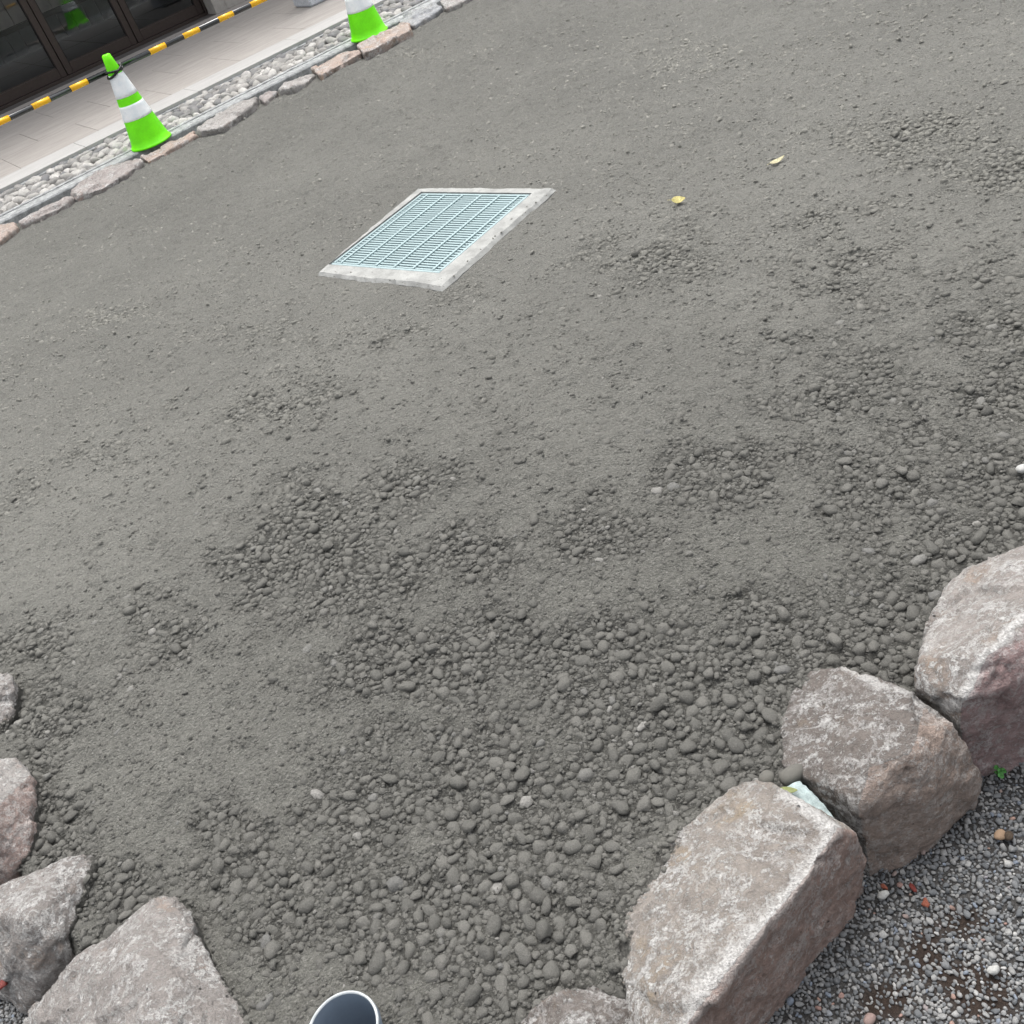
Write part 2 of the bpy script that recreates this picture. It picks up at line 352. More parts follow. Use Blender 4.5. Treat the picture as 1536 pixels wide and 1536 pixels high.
def soil_shade(x, y, p=None):
    """shade painted into the soil colour: dark gaps among pebbles, dimming towards the camera"""
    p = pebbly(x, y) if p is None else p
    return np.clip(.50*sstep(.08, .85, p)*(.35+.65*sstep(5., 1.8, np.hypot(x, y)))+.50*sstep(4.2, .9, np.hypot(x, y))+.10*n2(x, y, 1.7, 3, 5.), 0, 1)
GC = pix(645, 355)[:2]
def yard_z(x, y, fine=True, p=None):
    sh = np.shape(x); x = np.ravel(x); y = np.ravel(y)
    d = sdist(x, y); p = pebbly(x, y) if p is None else np.ravel(p)
    z = .016*n2(x, y, .9, 2, 1.) + .006*n2(x, y, 4.5, 3, 2.)
    if fine: z += .0085*n2(x, y, 17, 3, 4.) + .022*np.maximum(0, n2(x, y, 24, 2, 14.)-.10) + .004*p*n2(x, y, 46, 2, 6.) + .0032*n2(x, y, 52, 2, 5.)
    z -= .011*sstep(.1, .8, p)
    drop = sstep(.015, -.13, d) * np.where(to_bf(x, y)[1] > 5.5, .12, .26)
    g = np.maximum(np.abs(x-GC[0]), np.abs(y-GC[1]))
    z = z*sstep(.25, .75, g) if False else z*(.25+.75*sstep(.35, .8, np.hypot(x-GC[0], y-GC[1])))
    return (z-drop).reshape(sh)
def axis(lo, hi, mid0, mid1, s0, s1, grow=1.03):
    a = list(np.arange(mid0, mid1, s0)); s = s0
    while a[-1] < hi: s = min(s*grow, s1); a.append(a[-1]+s)
    s = s0; b = [mid0]
    while b[-1] > lo: s = min(s*grow, s1); b.append(b[-1]-s)
    return np.array(b[::-1][:-1]+a)
xs = axis(-3.2, 5.6, -1.25, 1.35, .008, .015, 1.02); ys = axis(.25, 8.6, .5, 2.4, .008, .015, 1.006)
GX, GY = np.meshgrid(xs, ys); GP = pebbly(GX, GY); GZ = yard_z(GX, GY, True, GP); GSh = soil_shade(GX.ravel(), GY.ravel(), GP)
hole = [pix(*p)[:2] for p in ((633.6, 293), (799, 294.3), (659.6, 415.4), (495.6, 401))]
hc = sum(hole)/4; hu = (hole[1]-hole[0]+hole[2]-hole[3]); hu /= np.linalg.norm(hu); hv = np.array([-hu[1], hu[0]])   # grate axes: hu left to right, hv away
gu = (GX-hc[0])*hu[0]+(GY-hc[1])*hu[1]; gv = (GX-hc[0])*hv[0]+(GY-hc[1])*hv[1]
inpit = (np.abs(gu) < .33) & (np.abs(gv) < .33)
nx, ny = len(xs), len(ys); idx = np.arange(nx*ny).reshape(ny, nx)
Q = np.stack([idx[:-1, :-1], idx[:-1, 1:], idx[1:, 1:], idx[1:, :-1]], -1).reshape(-1, 4)
sdv = sdist(GX, GY).reshape(GX.shape); bad = (inpit | (sdv < -.25))
keep = ~(bad[:-1, :-1] & bad[1:, 1:]).ravel()
keep &= ~(inpit[:-1, :-1] | inpit[1:, 1:]).ravel()
pipe_c = pix(513, 1545, .018); rp = np.hypot(GX-pipe_c[0], GY-pipe_c[1]); inp = rp < .0595; keep &= ~(inp[:-1, :-1] & inp[1:, 1:] & inp[1:, :-1] & inp[:-1, 1:]).ravel()
GX = np.where(inp, pipe_c[0]+(GX-pipe_c[0])*.0595/rp, GX); GY = np.where(inp, pipe_c[1]+(GY-pipe_c[1])*.0595/rp, GY)
Vg = np.stack([GX.ravel(), GY.ravel(), GZ.ravel()], 1); Q = Q[keep]
used = np.zeros(len(Vg), bool); used[Q.ravel()] = True; rem = np.cumsum(used)-1
yard = obj('yard_ground', np_mesh('yard_ground', Vg[used], rem[Q], True, {'soil_shade': GSh[used]}), 'silt', kind='structure')
yard['label'] = 'grey dusty silt yard strewn with half buried pebbles'

b = obj('terrain', mesh('terrain', [(-150, -150, 0), (150, -150, 0), (150, 150, 0), (-150, 150, 0)], [(0, 1, 2, 3)]), 'terrain', loc=(0, 0, -.75), kind='structure')

# ------------------------------------------------------------------ pebbles
def dome_proto(seg, lats, seed, rough=.16, bottom=False):
    r = np.random.default_rng(seed); v = [(0, 0, 1.)]; f = []
    for j, la in enumerate(lats):
        off = r.uniform(0, .5)
        for i in range(seg):
            a = 2*math.pi*(i+.5*j+off*.2)/seg; v.append((math.cos(a)*math.cos(la), math.sin(a)*math.cos(la), math.sin(la)))
    for i in range(seg): f.append((0, 1+i, 1+(i+1) % seg))
    for j in range(len(lats)-1):
        o, p = 1+j*seg, 1+(j+1)*seg
        for i in range(seg):
            k = (i+1) % seg; f += [(o+i, p+i, o+k), (o+k, p+i, p+k)]
    if bottom:
        v.append((0, 0, -1.)); o = 1+(len(lats)-1)*seg; n = len(v)-1
        for i in range(seg): f.append((o+i, n, o+(i+1) % seg))
    v = np.array(v); d = noise3(v*1.15+seed*3.7)*rough*1.6 + noise3(v*2.6+seed*1.7)*rough*.5
    v = v*(1+d)[:, None]; v = np.sign(v)*np.abs(v)**r.uniform(.86, 1.05)
    return v, np.array(f)
R_ = math.radians
PB_HI = [dome_proto(9, (R_(52), R_(16), R_(-25)), 20+i, .27) for i in range(14)]
PB_MID = [dome_proto(7, (R_(40), R_(-12)), 50+i, .3) for i in range(10)]
PB_LO = [dome_proto(5, (R_(30), R_(-15)), 80+i, .38) for i in range(8)]
def mass(protos, P, scl, rot, tint, tilt=None, seed=0):
    """many stones joined: P centres, scl (n,3), rot about z, tilt (n,2) small tilts"""
    r = np.random.default_rng(seed); pick = r.integers(0, len(protos), len(P)); VV, TT, AA, base = [], [], [], 0
    for k, (v, f) in enumerate(protos):
        I = np.where(pick == k)[0]
        if not len(I): continue
        q = v[None]*scl[I][:, None]
        if tilt is not None:
            ta, tb = tilt[I, 0][:, None], tilt[I, 1][:, None]
            x, y, z = q[..., 0], q[..., 1], q[..., 2]
            y, z = y*np.cos(ta)-z*np.sin(ta), y*np.sin(ta)+z*np.cos(ta)
            x, z = x*np.cos(tb)+z*np.sin(tb), -x*np.sin(tb)+z*np.cos(tb); q = np.stack([x, y, z], -1)
        c, s = np.cos(rot[I])[:, None], np.sin(rot[I])[:, None]
        q = np.stack([q[..., 0]*c-q[..., 1]*s, q[..., 0]*s+q[..., 1]*c, q[..., 2]], -1) + P[I][:, None]
        n = len(v); VV.append(q.reshape(-1, 3)); TT.append((f[None]+(np.arange(len(I))*n)[:, None, None]+base).reshape(-1, 3)); AA.append(np.repeat(tint[I], n, axis=0)); base += n*len(I)
    return np.concatenate(VV), np.concatenate(TT), np.concatenate(AA)
def disk_place(x, y, r, sep=.86):
    """drop stones one after another, largest first, none sitting inside another"""
    o = np.argsort(-r); cell = .045; H = {}; keep = []
    for i in o:
        cx, cy = int(x[i]//cell), int(y[i]//cell); ok = True
        for a in (cx-1, cx, cx+1):
            for b_ in (cy-1, cy, cy+1):
                for j in H.get((a, b_), ()):
                    m = sep*(r[i]+r[j])
                    if (x[i]-x[j])**2+(y[i]-y[j])**2 < m*m: ok = False; break
                if not ok: break
            if not ok: break
        if ok: H.setdefault((cx, cy), []).append(i); keep.append(i)
    return np.array(keep)
def in_view(x, y, z, m=30):
    Pt = np.stack([x, y, z], 1); d = Pt-np.array([0, 0, CAMH]); w = d@FW
    u = 768+FPX*(d@RT)/w; v = 768-FPX*(d@UP)/w
    return (u > -m) & (u < 1536+m) & (v > -m) & (v < 1536+m), w
N = 620000
cx = RNG.uniform(-2.9, 3.6, N); cy_ = .35+RNG.uniform(0, 1, N)**1.55*8.2
vis, dep = in_view(cx, cy_, np.zeros(len(cx)), 200); cx, cy_, dep = cx[vis], cy_[vis], dep[vis]
pb = pebbly(cx, cy_); m = RNG.uniform(0, 1, len(cx)) < sstep(.05, .72, pb)+.03+.02*sstep(2.2, 3.5, cy_); cx, cy_, dep, pb = cx[m], cy_[m], dep[m], pb[m]; sd_ = sdist(cx, cy_)
rad = np.clip(.5*np.exp(RNG.normal(math.log(.0130), .36, len(cx))), .0042, .0162)
acc = sd_ > -.16
gq = (np.stack([cx, cy_], 1)-hc); acc &= ~((np.abs(gq@hu) < .41) & (np.abs(gq@hv) < .41))
acc &= np.hypot(cx-pipe_c[0], cy_-pipe_c[1]) > .0625+rad
cx, cy_, rad, pb, dep = cx[acc], cy_[acc], rad[acc], pb[acc], dep[acc]
k = disk_place(cx, cy_, rad, .82); cx, cy_, rad, pb, dep = cx[k], cy_[k], rad[k], pb[k], dep[k]
el = RNG.uniform(1.0, 1.65, len(cx)); sx_ = rad*np.sqrt(el); sy_ = rad/np.sqrt(el)*RNG.uniform(.92, 1.05, len(cx)); sz_ = np.minimum(sx_, sy_)*RNG.uniform(.55, .9, len(cx))
lift = -.66+.82*sstep(.15, .8, pb)*RNG.uniform(.45, 1.1, len(cx))+RNG.normal(0, .15, len(cx))
cz = yard_z(cx, cy_, True, pb)+sz_*np.clip(lift, -.78, .4)
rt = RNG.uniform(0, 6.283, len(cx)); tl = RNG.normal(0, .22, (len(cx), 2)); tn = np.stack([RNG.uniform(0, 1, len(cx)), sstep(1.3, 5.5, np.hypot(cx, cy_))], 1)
v_, w_ = in_view(cx, cy_, cz, -4); show = np.where(v_, rad/dep*(.5+np.clip(lift, -.6, .5)), 0)
order = np.argsort(-show); big, rest = order[:300], order[300:]
me_p = [np_mesh('pebble', v, f) for v, f in PB_HI]
for m_ in me_p: m_.materials.append(MATS['dusty_pebble'])
for q, i in enumerate(big):
    o = obj('pebble', me_p[q % 14], parent=yard, loc=(cx[i], cy_[i], cz[i])); o.rotation_euler = (tl[i, 0], tl[i, 1], rt[i]); o.scale = (sx_[i], sy_[i], sz_[i])
Pc = np.stack([cx, cy_, cz], 1); Sc = np.stack([sx_, sy_, sz_], 1)
A = rest[dep[rest] < 3.2]; B = rest[dep[rest] >= 3.2]
parts = [mass(PB_HI, Pc[A], Sc[A], rt[A], tn[A], tl[A], 1), mass(PB_MID, Pc[B], Sc[B], rt[B], tn[B], tl[B], 2)]
# grit between the pebbles
def grit(n, x0, x1, y0, y1, d0, d1, seed, thin, size=.0062, bare=.07, low=-.45):
    r = np.random.default_rng(seed); x = r.uniform(x0, x1, n); y = r.uniform(y0, y1, n)
    vis, dp = in_view(x, y, np.zeros(n), 90); m = vis & (dp >= d0) & (dp < d1); x, y, dp = x[m], y[m], dp[m]
    p = pebbly(x, y); m = (r.uniform(0, 1, len(x)) < thin*sstep(.02, .6, p)+bare*(.6+.8*n2(x, y, 5., 3, 31.))) & (sdist(x, y) > -.15)
    x, y, p = x[m], y[m], p[m]; g = np.stack([x, y], 1)-hc; m = ~((np.abs(g@hu) < .40) & (np.abs(g@hv) < .40)) & (np.hypot(x-pipe_c[0], y-pipe_c[1]) > .0655); x, y, p = x[m], y[m], p[m]
    q = np.clip(.5*np.exp(r.normal(math.log(size), .36, len(x))), size*.25, size*1.1)
    s = np.stack([q*r.uniform(.9, 1.4, len(x)), q*r.uniform(.75, 1.1, len(x)), q*r.uniform(.6, .95, len(x))], 1)
    z = yard_z(x, y, True, p)+s[:, 2]*r.uniform(low, low+.85, len(x))
    t = r.uniform(0, 1, len(x)); t = np.where(r.uniform(0, 1, len(x)) < .5, t*.9, t)
    return mass(PB_LO, np.stack([x, y, z], 1), s, r.uniform(0, 6.28, len(x)), np.stack([t, sstep(1.3, 5.5, np.hypot(x, y))], 1), r.normal(0, .3, (len(x), 2)), seed)
parts += [grit(130000, -1.5, 1.6, .35, 3.1, 0, 2.4, 31, .75, bare=.26), grit(110000, -2.6, 3.2, .6, 5.2, 2.4, 4.4, 32, .6, .0078, .3),
          grit(60000, -3., 5., 2.5, 8.6, 3.6, 9.5, 33, .35, .0105, .17, -.75)]
VV, TT, AA, base = [], [], [], 0
for v, t, a in parts: VV.append(v); TT.append(t+base); AA.append(a); base += len(v)
AA = np.concatenate(AA)
po = obj('pebble_mass', np_mesh('pebble_mass', np.concatenate(VV), np.concatenate(TT), True, {'tint': AA[:, 0], 'far_light': AA[:, 1]}), 'dusty_pebble_mass', parent=yard, kind='stuff')
print('pebbles', len(cx), 'tris', sum(len(t) for _, t, _ in parts), 'ground quads', len(Q))

# ------------------------------------------------------------------ boulders
def rock(name, pts, mat, label, cat, voxel=.006, seed=0, rough=1., fresh_dir=None, ridge=(), group=None, soil=True, under=-.30, edge_w=.016):
    """pts: (photo x, photo y, height) control points of the visible faces; the foot is added below"""
    C = [pix(a, b_, z) for a, b_, z in pts]; ctr = np.mean(C, 0)
    foot = [np.array([ctr[0]+(p[0]-ctr[0])*.9, ctr[1]+(p[1]-ctr[1])*.9, under]) for p in C]
    base = np.array([ctr[0], ctr[1], under]); bm = bmesh.new()
    for p in C+foot: bm.verts.new(Vector(p-base))
    r = bmesh.ops.convex_hull(bm, input=bm.verts[:])
    bmesh.ops.delete(bm, geom=list({g for g in r['geom_interior']+r['geom_unused'] if isinstance(g, bmesh.types.BMVert)}), context='VERTS')
    me = bm_mesh('hull', bm); t = bpy.data.objects.new('hull', me); COL.objects.link(t)
    m1 = t.modifiers.new('r', 'REMESH'); m1.mode = 'VOXEL'; m1.voxel_size = voxel
    m2 = t.modifiers.new('s', 'SMOOTH'); m2.iterations = 3; m2.factor = .5
    dg = bpy.context.evaluated_depsgraph_get(); e = bpy.data.meshes.new_from_object(t.evaluated_get(dg))
    bpy.data.objects.remove(t); bpy.data.meshes.remove(me)
    n = len(e.vertices); V = np.zeros(n*3); e.vertices.foreach_get('co', V); V = V.reshape(-1, 3)
    Nn = np.zeros(n*3); e.vertices.foreach_get('normal', Nn); Nn = Nn.reshape(-1, 3)
    q = V+seed*5.3
    # flat chips: piecewise facets from a cell pattern
    cells = np.random.default_rng(seed+9).uniform(-.3, .3, (70, 3)); cells[:, 2] += .28
    warp = V+np.stack([noise3(q*9+i*7) for i in range(3)], 1)*.03
    D = np.linalg.norm(warp[:, None]-cells[None], axis=2); ci = np.argmin(D, 1); Ds = np.sort(D, 1)
    cn = np.random.default_rng(seed+4).normal(0, 1, (70, 3)); cd = np.einsum('ij,ij->i', V-cells[ci], cn[ci])
    crack = sstep(.010, .0, Ds[:, 1]-Ds[:, 0])
    sc = min(1., voxel/.006*1.)
    d = .009*fbm3(q*6, 3)+.0055*fbm3(q*19, 4, .6)+.0045*fbm3(q*62, 3, .65)
    d += np.clip(.05*cd, -.006, .006)-.0025*crack*(fbm3(q*12, 2) > .1)
    pits = fbm3(q*34+9, 2); d -= .006*sstep(.34, .55, pits)
    V2 = V+Nn*(d*rough)[:, None]
    # which faces were freshly split, which carry a pale crust along the arris, which lie in the dust
    Wp = V2+base; e2 = {}
    fd = np.zeros(n)
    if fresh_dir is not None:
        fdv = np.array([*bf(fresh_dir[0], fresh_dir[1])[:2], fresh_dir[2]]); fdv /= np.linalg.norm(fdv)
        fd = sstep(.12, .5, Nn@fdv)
    ed = np.zeros(n)
    if len(ridge):
        Rg = [pix(*p) for p in ridge]
        dm = np.full(n, 9.)
        for a, b_ in zip(Rg[:-1], Rg[1:]):
            ee = b_-a; tt = np.clip((Wp-a)@ee/(ee@ee), 0, 1); dm = np.minimum(dm, np.linalg.norm(Wp-a-tt[:, None]*ee, axis=1))
        ed = sstep(edge_w*3, .0, dm)
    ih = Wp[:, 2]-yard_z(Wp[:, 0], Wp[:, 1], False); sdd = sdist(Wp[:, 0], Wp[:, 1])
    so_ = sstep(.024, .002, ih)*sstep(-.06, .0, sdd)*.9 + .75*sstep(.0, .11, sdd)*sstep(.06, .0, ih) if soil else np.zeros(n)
    if soil: SOILED.append(Wp[(so_ > .42) & (Nn[:, 2] > .1)])
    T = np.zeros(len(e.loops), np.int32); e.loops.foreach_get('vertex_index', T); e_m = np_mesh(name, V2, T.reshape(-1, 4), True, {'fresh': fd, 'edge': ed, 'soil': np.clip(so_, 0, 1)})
    bpy.data.meshes.remove(e)
    o = obj(name, e_m, mat, loc=base); tag(o, label, cat, group); return o
BG = 'rough boulders edging the yard'
SOILED = []
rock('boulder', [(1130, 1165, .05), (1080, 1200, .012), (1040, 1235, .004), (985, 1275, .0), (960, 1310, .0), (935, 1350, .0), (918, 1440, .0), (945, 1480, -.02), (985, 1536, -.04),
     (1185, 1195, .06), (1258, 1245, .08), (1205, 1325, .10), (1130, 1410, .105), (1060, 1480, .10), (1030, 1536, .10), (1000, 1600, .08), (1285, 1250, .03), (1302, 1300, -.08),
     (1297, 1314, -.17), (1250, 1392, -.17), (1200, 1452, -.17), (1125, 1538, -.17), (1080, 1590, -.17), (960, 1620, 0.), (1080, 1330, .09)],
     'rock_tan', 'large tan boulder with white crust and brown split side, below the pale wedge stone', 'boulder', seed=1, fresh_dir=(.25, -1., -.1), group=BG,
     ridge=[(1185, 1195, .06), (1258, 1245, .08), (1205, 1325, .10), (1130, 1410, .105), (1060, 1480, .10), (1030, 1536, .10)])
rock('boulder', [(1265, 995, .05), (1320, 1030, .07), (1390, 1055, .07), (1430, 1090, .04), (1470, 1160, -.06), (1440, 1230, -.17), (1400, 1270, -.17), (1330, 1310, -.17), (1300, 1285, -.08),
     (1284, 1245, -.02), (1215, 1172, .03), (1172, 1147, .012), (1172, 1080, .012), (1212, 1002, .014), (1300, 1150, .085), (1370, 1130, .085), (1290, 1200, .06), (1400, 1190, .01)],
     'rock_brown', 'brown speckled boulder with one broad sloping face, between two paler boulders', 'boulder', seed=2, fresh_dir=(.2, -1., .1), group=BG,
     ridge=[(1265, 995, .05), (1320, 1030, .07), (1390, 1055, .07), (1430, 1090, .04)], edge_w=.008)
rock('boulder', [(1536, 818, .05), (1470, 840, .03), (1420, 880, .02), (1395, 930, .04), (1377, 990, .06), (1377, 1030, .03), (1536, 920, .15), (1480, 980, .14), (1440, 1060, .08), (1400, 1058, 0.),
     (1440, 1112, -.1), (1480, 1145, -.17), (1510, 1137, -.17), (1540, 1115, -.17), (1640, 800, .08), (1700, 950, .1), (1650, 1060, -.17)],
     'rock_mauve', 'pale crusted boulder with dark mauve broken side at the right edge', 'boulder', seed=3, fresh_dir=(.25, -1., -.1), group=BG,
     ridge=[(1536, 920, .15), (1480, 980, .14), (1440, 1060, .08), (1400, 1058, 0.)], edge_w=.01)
rock('boulder', [(778, 1540, 0.), (818, 1490, .015), (860, 1474, .03), (900, 1478, .03), (940, 1493, .02), (972, 1526, -.01), (990, 1600, -.05), (760, 1620, 0.), (870, 1560, .07), (880, 1680, .05), (800, 1700, -.15), (960, 1680, -.15)],
     'rock_brown', 'dark brown boulder showing only its top at the bottom edge', 'boulder', seed=4, group=BG)
rock('boulder', [(0, 1008, .06), (15, 1013, .05), (22, 1040, .03), (19, 1065, .02), (6, 1094, 0.), (-60, 990, .1), (-120, 1050, .1), (-60, 1115, .0)],
     'rock_grey', 'pale boulder cut by the left edge, farthest of the left row', 'boulder', seed=5, group=BG)
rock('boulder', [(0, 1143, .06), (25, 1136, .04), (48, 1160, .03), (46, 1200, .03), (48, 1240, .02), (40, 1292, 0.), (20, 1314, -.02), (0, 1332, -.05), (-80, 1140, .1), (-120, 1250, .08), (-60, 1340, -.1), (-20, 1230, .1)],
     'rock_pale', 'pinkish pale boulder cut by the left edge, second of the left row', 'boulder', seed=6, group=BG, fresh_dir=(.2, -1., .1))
rock('boulder', [(-10, 1342, .03), (50, 1308, .05), (106, 1283, .03), (152, 1288, -.004), (140, 1312, -.004), (112, 1345, 0.), (90, 1380, .0), (96, 1430, -.01), (60, 1482, -.06), (32, 1518, -.14), (0, 1472, -.08), (-60, 1360, .0), (-80, 1450, -.15), (40, 1380, .075)],
     'rock_grey', 'grey boulder half covered by pebbles in the lower left', 'boulder', seed=7, group=BG)
rock('boulder', [(245, 1338, .04), (276, 1365, .04), (302, 1425, .03), (332, 1480, .02), (374, 1538, .01), (200, 1368, .03), (150, 1410, .02), (100, 1450, .0), (40, 1516, -.06), (15, 1570, -.12), (200, 1440, .09), (250, 1520, .1), (400, 1600, 0.), (380, 1700, -.1), (100, 1650, -.1), (230, 1600, .1)],
     'rock_grey', 'large flat topped grey boulder with a pointed tip in the lower left corner', 'boulder', seed=8, group=BG)
rock('wedge_stone', [(1172, 1181, .03), (1200, 1170, .035), (1226, 1195, .03), (1252, 1225, .02), (1262, 1246, .01), (1230, 1235, .02), (1192, 1203, .03)],
     'pale_stone', 'small pale blue white stone wedged between the tan and brown boulders', 'stone', voxel=.004, seed=12, rough=.35, soil=False, under=-.1)

SW = np.concatenate(SOILED); r = np.random.default_rng(55); SW = SW[r.uniform(0, 1, len(SW)) < .30]
n = len(SW); q = np.clip(.5*np.exp(r.normal(math.log(.0062), .45, n)), .0016, .009); s3 = np.stack([q*r.uniform(.9, 1.4, n), q*r.uniform(.75, 1.1, n), q*r.uniform(.6, .9, n)], 1)
Vm, Tm, Am = mass(PB_MID, SW+np.stack([r.normal(0, .002, n), r.normal(0, .002, n), s3[:, 2]*.2], 1), s3, r.uniform(0, 6.28, n), np.stack([r.uniform(0, .97, n), np.full(n, .12)], 1), r.normal(0, .3, (n, 2)), 9)
rg = np.random.default_rng(66); m_ = 45; tt_ = rg.uniform(-.40, .40, m_); dd_ = .315+.085*rg.uniform(0, 1, m_)**.45; side = rg.uniform(0, 1, m_) < .5
lu, lv = np.where(side, tt_, dd_), np.where(side, -dd_, tt_); px_ = hc[0]+lu*hu[0]+lv*hv[0]; py_ = hc[1]+lu*hu[1]+lv*hv[1]; q_ = rg.uniform(.0014, .0042, m_)
V2_, T2_, A2_ = mass(PB_LO, np.stack([px_, py_, .0135+q_*.3], 1), np.stack([q_*1.2, q_, q_*.7], 1), rg.uniform(0, 6.28, m_), np.stack([rg.uniform(0, .97, m_), np.full(m_, .5)], 1), rg.normal(0, .3, (m_, 2)), 10)
Tm = np.concatenate([Tm, T2_+len(Vm)]); Vm = np.concatenate([Vm, V2_]); Am = np.concatenate([Am, A2_])
obj('spilled_grit', np_mesh('spilled_grit', Vm, Tm, True, {'tint': Am[:, 0], 'far_light': Am[:, 1]}), 'dusty_pebble_mass', parent=yard, kind='stuff')

# ------------------------------------------------------------------ far edging stones
EG = 'rough edging stones along the kerb'
def edging(px, hi, mat, label, seed):
    n = len(px); pts = []
    Y = np.array([p[1]+.5*p[0] for p in px]); mY = .5*(Y.max()+Y.min())
    for (a, b_), y in zip(px, Y):
        pts.append((a, b_, hi*.75 if y < mY else .006))
        if y >= mY: pts.append((a-1, b_-4, hi*.62))
    return rock('edging_stone', pts, mat, label, 'stone', voxel=.009, seed=seed, rough=1.5, group=EG, under=-.12, soil=False)
edging([(-60, 366), (-30, 345), (0, 337), (20, 333), (27, 343), (13, 356), (0, 365), (-50, 390)], .05, 'rock_peach', 'peach coloured edging stone at the left picture edge', 21)
edging([(25, 331), (62, 311), (99, 293), (110, 299), (91, 314), (62, 324), (34, 340)], .05, 'rock_pink', 'long pitted pinkish edging stone next to the peach one', 22)
edging([(108, 292), (113, 276), (156, 250), (206, 234), (215, 245), (182, 269), (154, 285), (115, 299)], .05, 'rock_pink', 'long pale grey pink edging stone left of the whole green cone', 23)
edging([(211, 236), (226, 227), (260, 209), (290, 196), (296, 206), (260, 222), (221, 246)], .035, 'rock_peach', 'pinkish edging stone directly in front of the whole green cone', 24)
edging([(295, 192), (310, 179), (346, 160), (386, 145), (378, 157), (365, 167), (345, 187), (334, 195), (300, 201)], .055, 'rock_pale', 'large grey edging stone with a jagged front right of the whole green cone', 25)
edging([(387, 146), (404, 137), (417, 141), (398, 157)], .045, 'rock_pink', 'smallest pink edging stone in the row', 26)
edging([(417, 135), (425, 124), (461, 110), (474, 114), (456, 129), (435, 137)], .05, 'rock_pale', 'grey furrowed edging stone beside the smallest pink one', 27)
edging([(466, 102), (482, 94), (508, 81), (534, 74), (545, 82), (524, 93), (493, 106), (480, 117)], .055, 'rock_peach', 'edging stone with a peach front and grey back', 28)
edging([(535, 67), (560, 56), (592, 37), (615, 38), (617, 47), (581, 67), (545, 84)], .075, 'rock_peach', 'warm beige edging stone in front of the cut off green cone', 29)
edging([(596, 29), (615, 17), (650, 5), (664, 15), (643, 29), (622, 41), (600, 39)], .05, 'rock_blue', 'flat blue grey edging stone right of the cut off cone', 30)
edging([(659, 1), (669, -5), (695, -16), (722, -16), (705, 0), (684, 11), (669, 17)], .05, 'rock_pale', 'pale crusted edging stone at the top picture edge', 31)

# ------------------------------------------------------------------ kerb, cobble strip, walkway
def strip(name, y0, y1, z0, z1, mat, x0=-2.5, x1=9.5, parent=None, kind='structure'):
    return obj(name, box(name, x1-x0, y1-y0, z1-z0, .008), mat, parent, bf((x0+x1)/2, (y0+y1)/2, (z0+z1)/2), YAW, kind)
KB = strip('kerb', 6.70, 6.86, -.12, .03, 'kerb_concrete')
kbm = obj('kerb_lip', box('kerb_lip', 12, .04, .007, .003), 'kerb_concrete', KB, (0, .058, .0775))
bed = strip('cobble_bed', 6.865, 7.35, -.12, .0, 'cobble_bed')
PATH_Z = .06
wk = strip('walkway', 7.374, 10.27, -.12, PATH_Z-.012, 'kerb_concrete')
fine_lip = obj('walkway_edge', box('walkway_edge', 12, .022, .10, .004), 'kerb_concrete', wk, (0, -1.448-.0135, -.02+.043))
tb = box('paving_tile', .8975, .2975, .03, .001); tf = box('paving_tile', .5975, .5975, .03, .001)
def paving(me, mat, x, y): obj('paving_tile', me, mat, wk, (x-3.5, y-8.822, PATH_Z-.015+.036), 0)
tb.materials.append(MATS['paving_border']); tf.materials.append(MATS['paving_field'])
for i in range(8): paving(tb, None, .15+i*.9, 7.524)
for r_ in range(4):
    for i in range(11): paving(tf, None, .2+i*.6+(.3 if r_ % 2 else 0), 7.974+r_*.6)
th = obj('threshold_slab', box('threshold_slab', 12, .19, .03, .003), 'threshold', wk, (0, 10.169-8.822, PATH_Z-.015+.038))

n = 14000; r = np.random.default_rng(77); u = r.uniform(.4, 5.4, n); v = r.uniform(6.88, 7.345, n)
rad = np.clip(.5*np.exp(r.normal(math.log(.060), .26, n)), .015, .046)
k = disk_place(u, v, rad, .66); u, v, rad = u[k], v[k], rad[k]; n = len(u)
el = r.uniform(1.05, 1.55, n); S3 = np.stack([rad*np.sqrt(el), rad/np.sqrt(el), rad*r.uniform(.45, .7, n)], 1)
Wp = np.array([bf(a, b_, -.004+s*.6+r.uniform(0, .016)) for a, b_, s in zip(u, v, S3[:, 2])]); rz = r.uniform(0, 6.28, n); ti = r.normal(0, .28, (n, 2)); tn = r.uniform(0, 1, n)
vis, dp = in_view(Wp[:, 0], Wp[:, 1], Wp[:, 2], 0); order = np.argsort(-np.where(vis, rad/dp, 0)); big, rest = order[:300], order[300:]
PB_COB = [dome_proto(9, (R_(48), R_(12), R_(-35)), 120+i, .2) for i in range(10)]
mc = [np_mesh('cobble', a, f) for a, f in PB_COB]
for m_ in mc: m_.materials.append(MATS['cobble'])
inv = bed.matrix_basis.inverted() if False else None
def parent_world(o, p):
    """child of p that keeps its own world placement"""
    o.parent = p; o.matrix_parent_inverse = (Matrix.Translation(p.location) @ p.rotation_euler.to_matrix().to_4x4()).inverted()
for q, i in enumerate(big):
    o = obj('cobble', mc[q % 10], loc=Wp[i]); o.rotation_euler = (ti[i, 0], ti[i, 1], rz[i]); o.scale = tuple(S3[i]); parent_world(o, bed)
Vm, Tm, Am = mass(PB_COB, Wp[rest], S3[rest], rz[rest], tn[rest], ti[rest], 5)
o = obj('cobble_mass', np_mesh('cobble_mass', Vm, Tm, True, {'tint': Am}), 'cobble_mass', kind='stuff'); parent_world(o, bed)
print('cobbles', n)

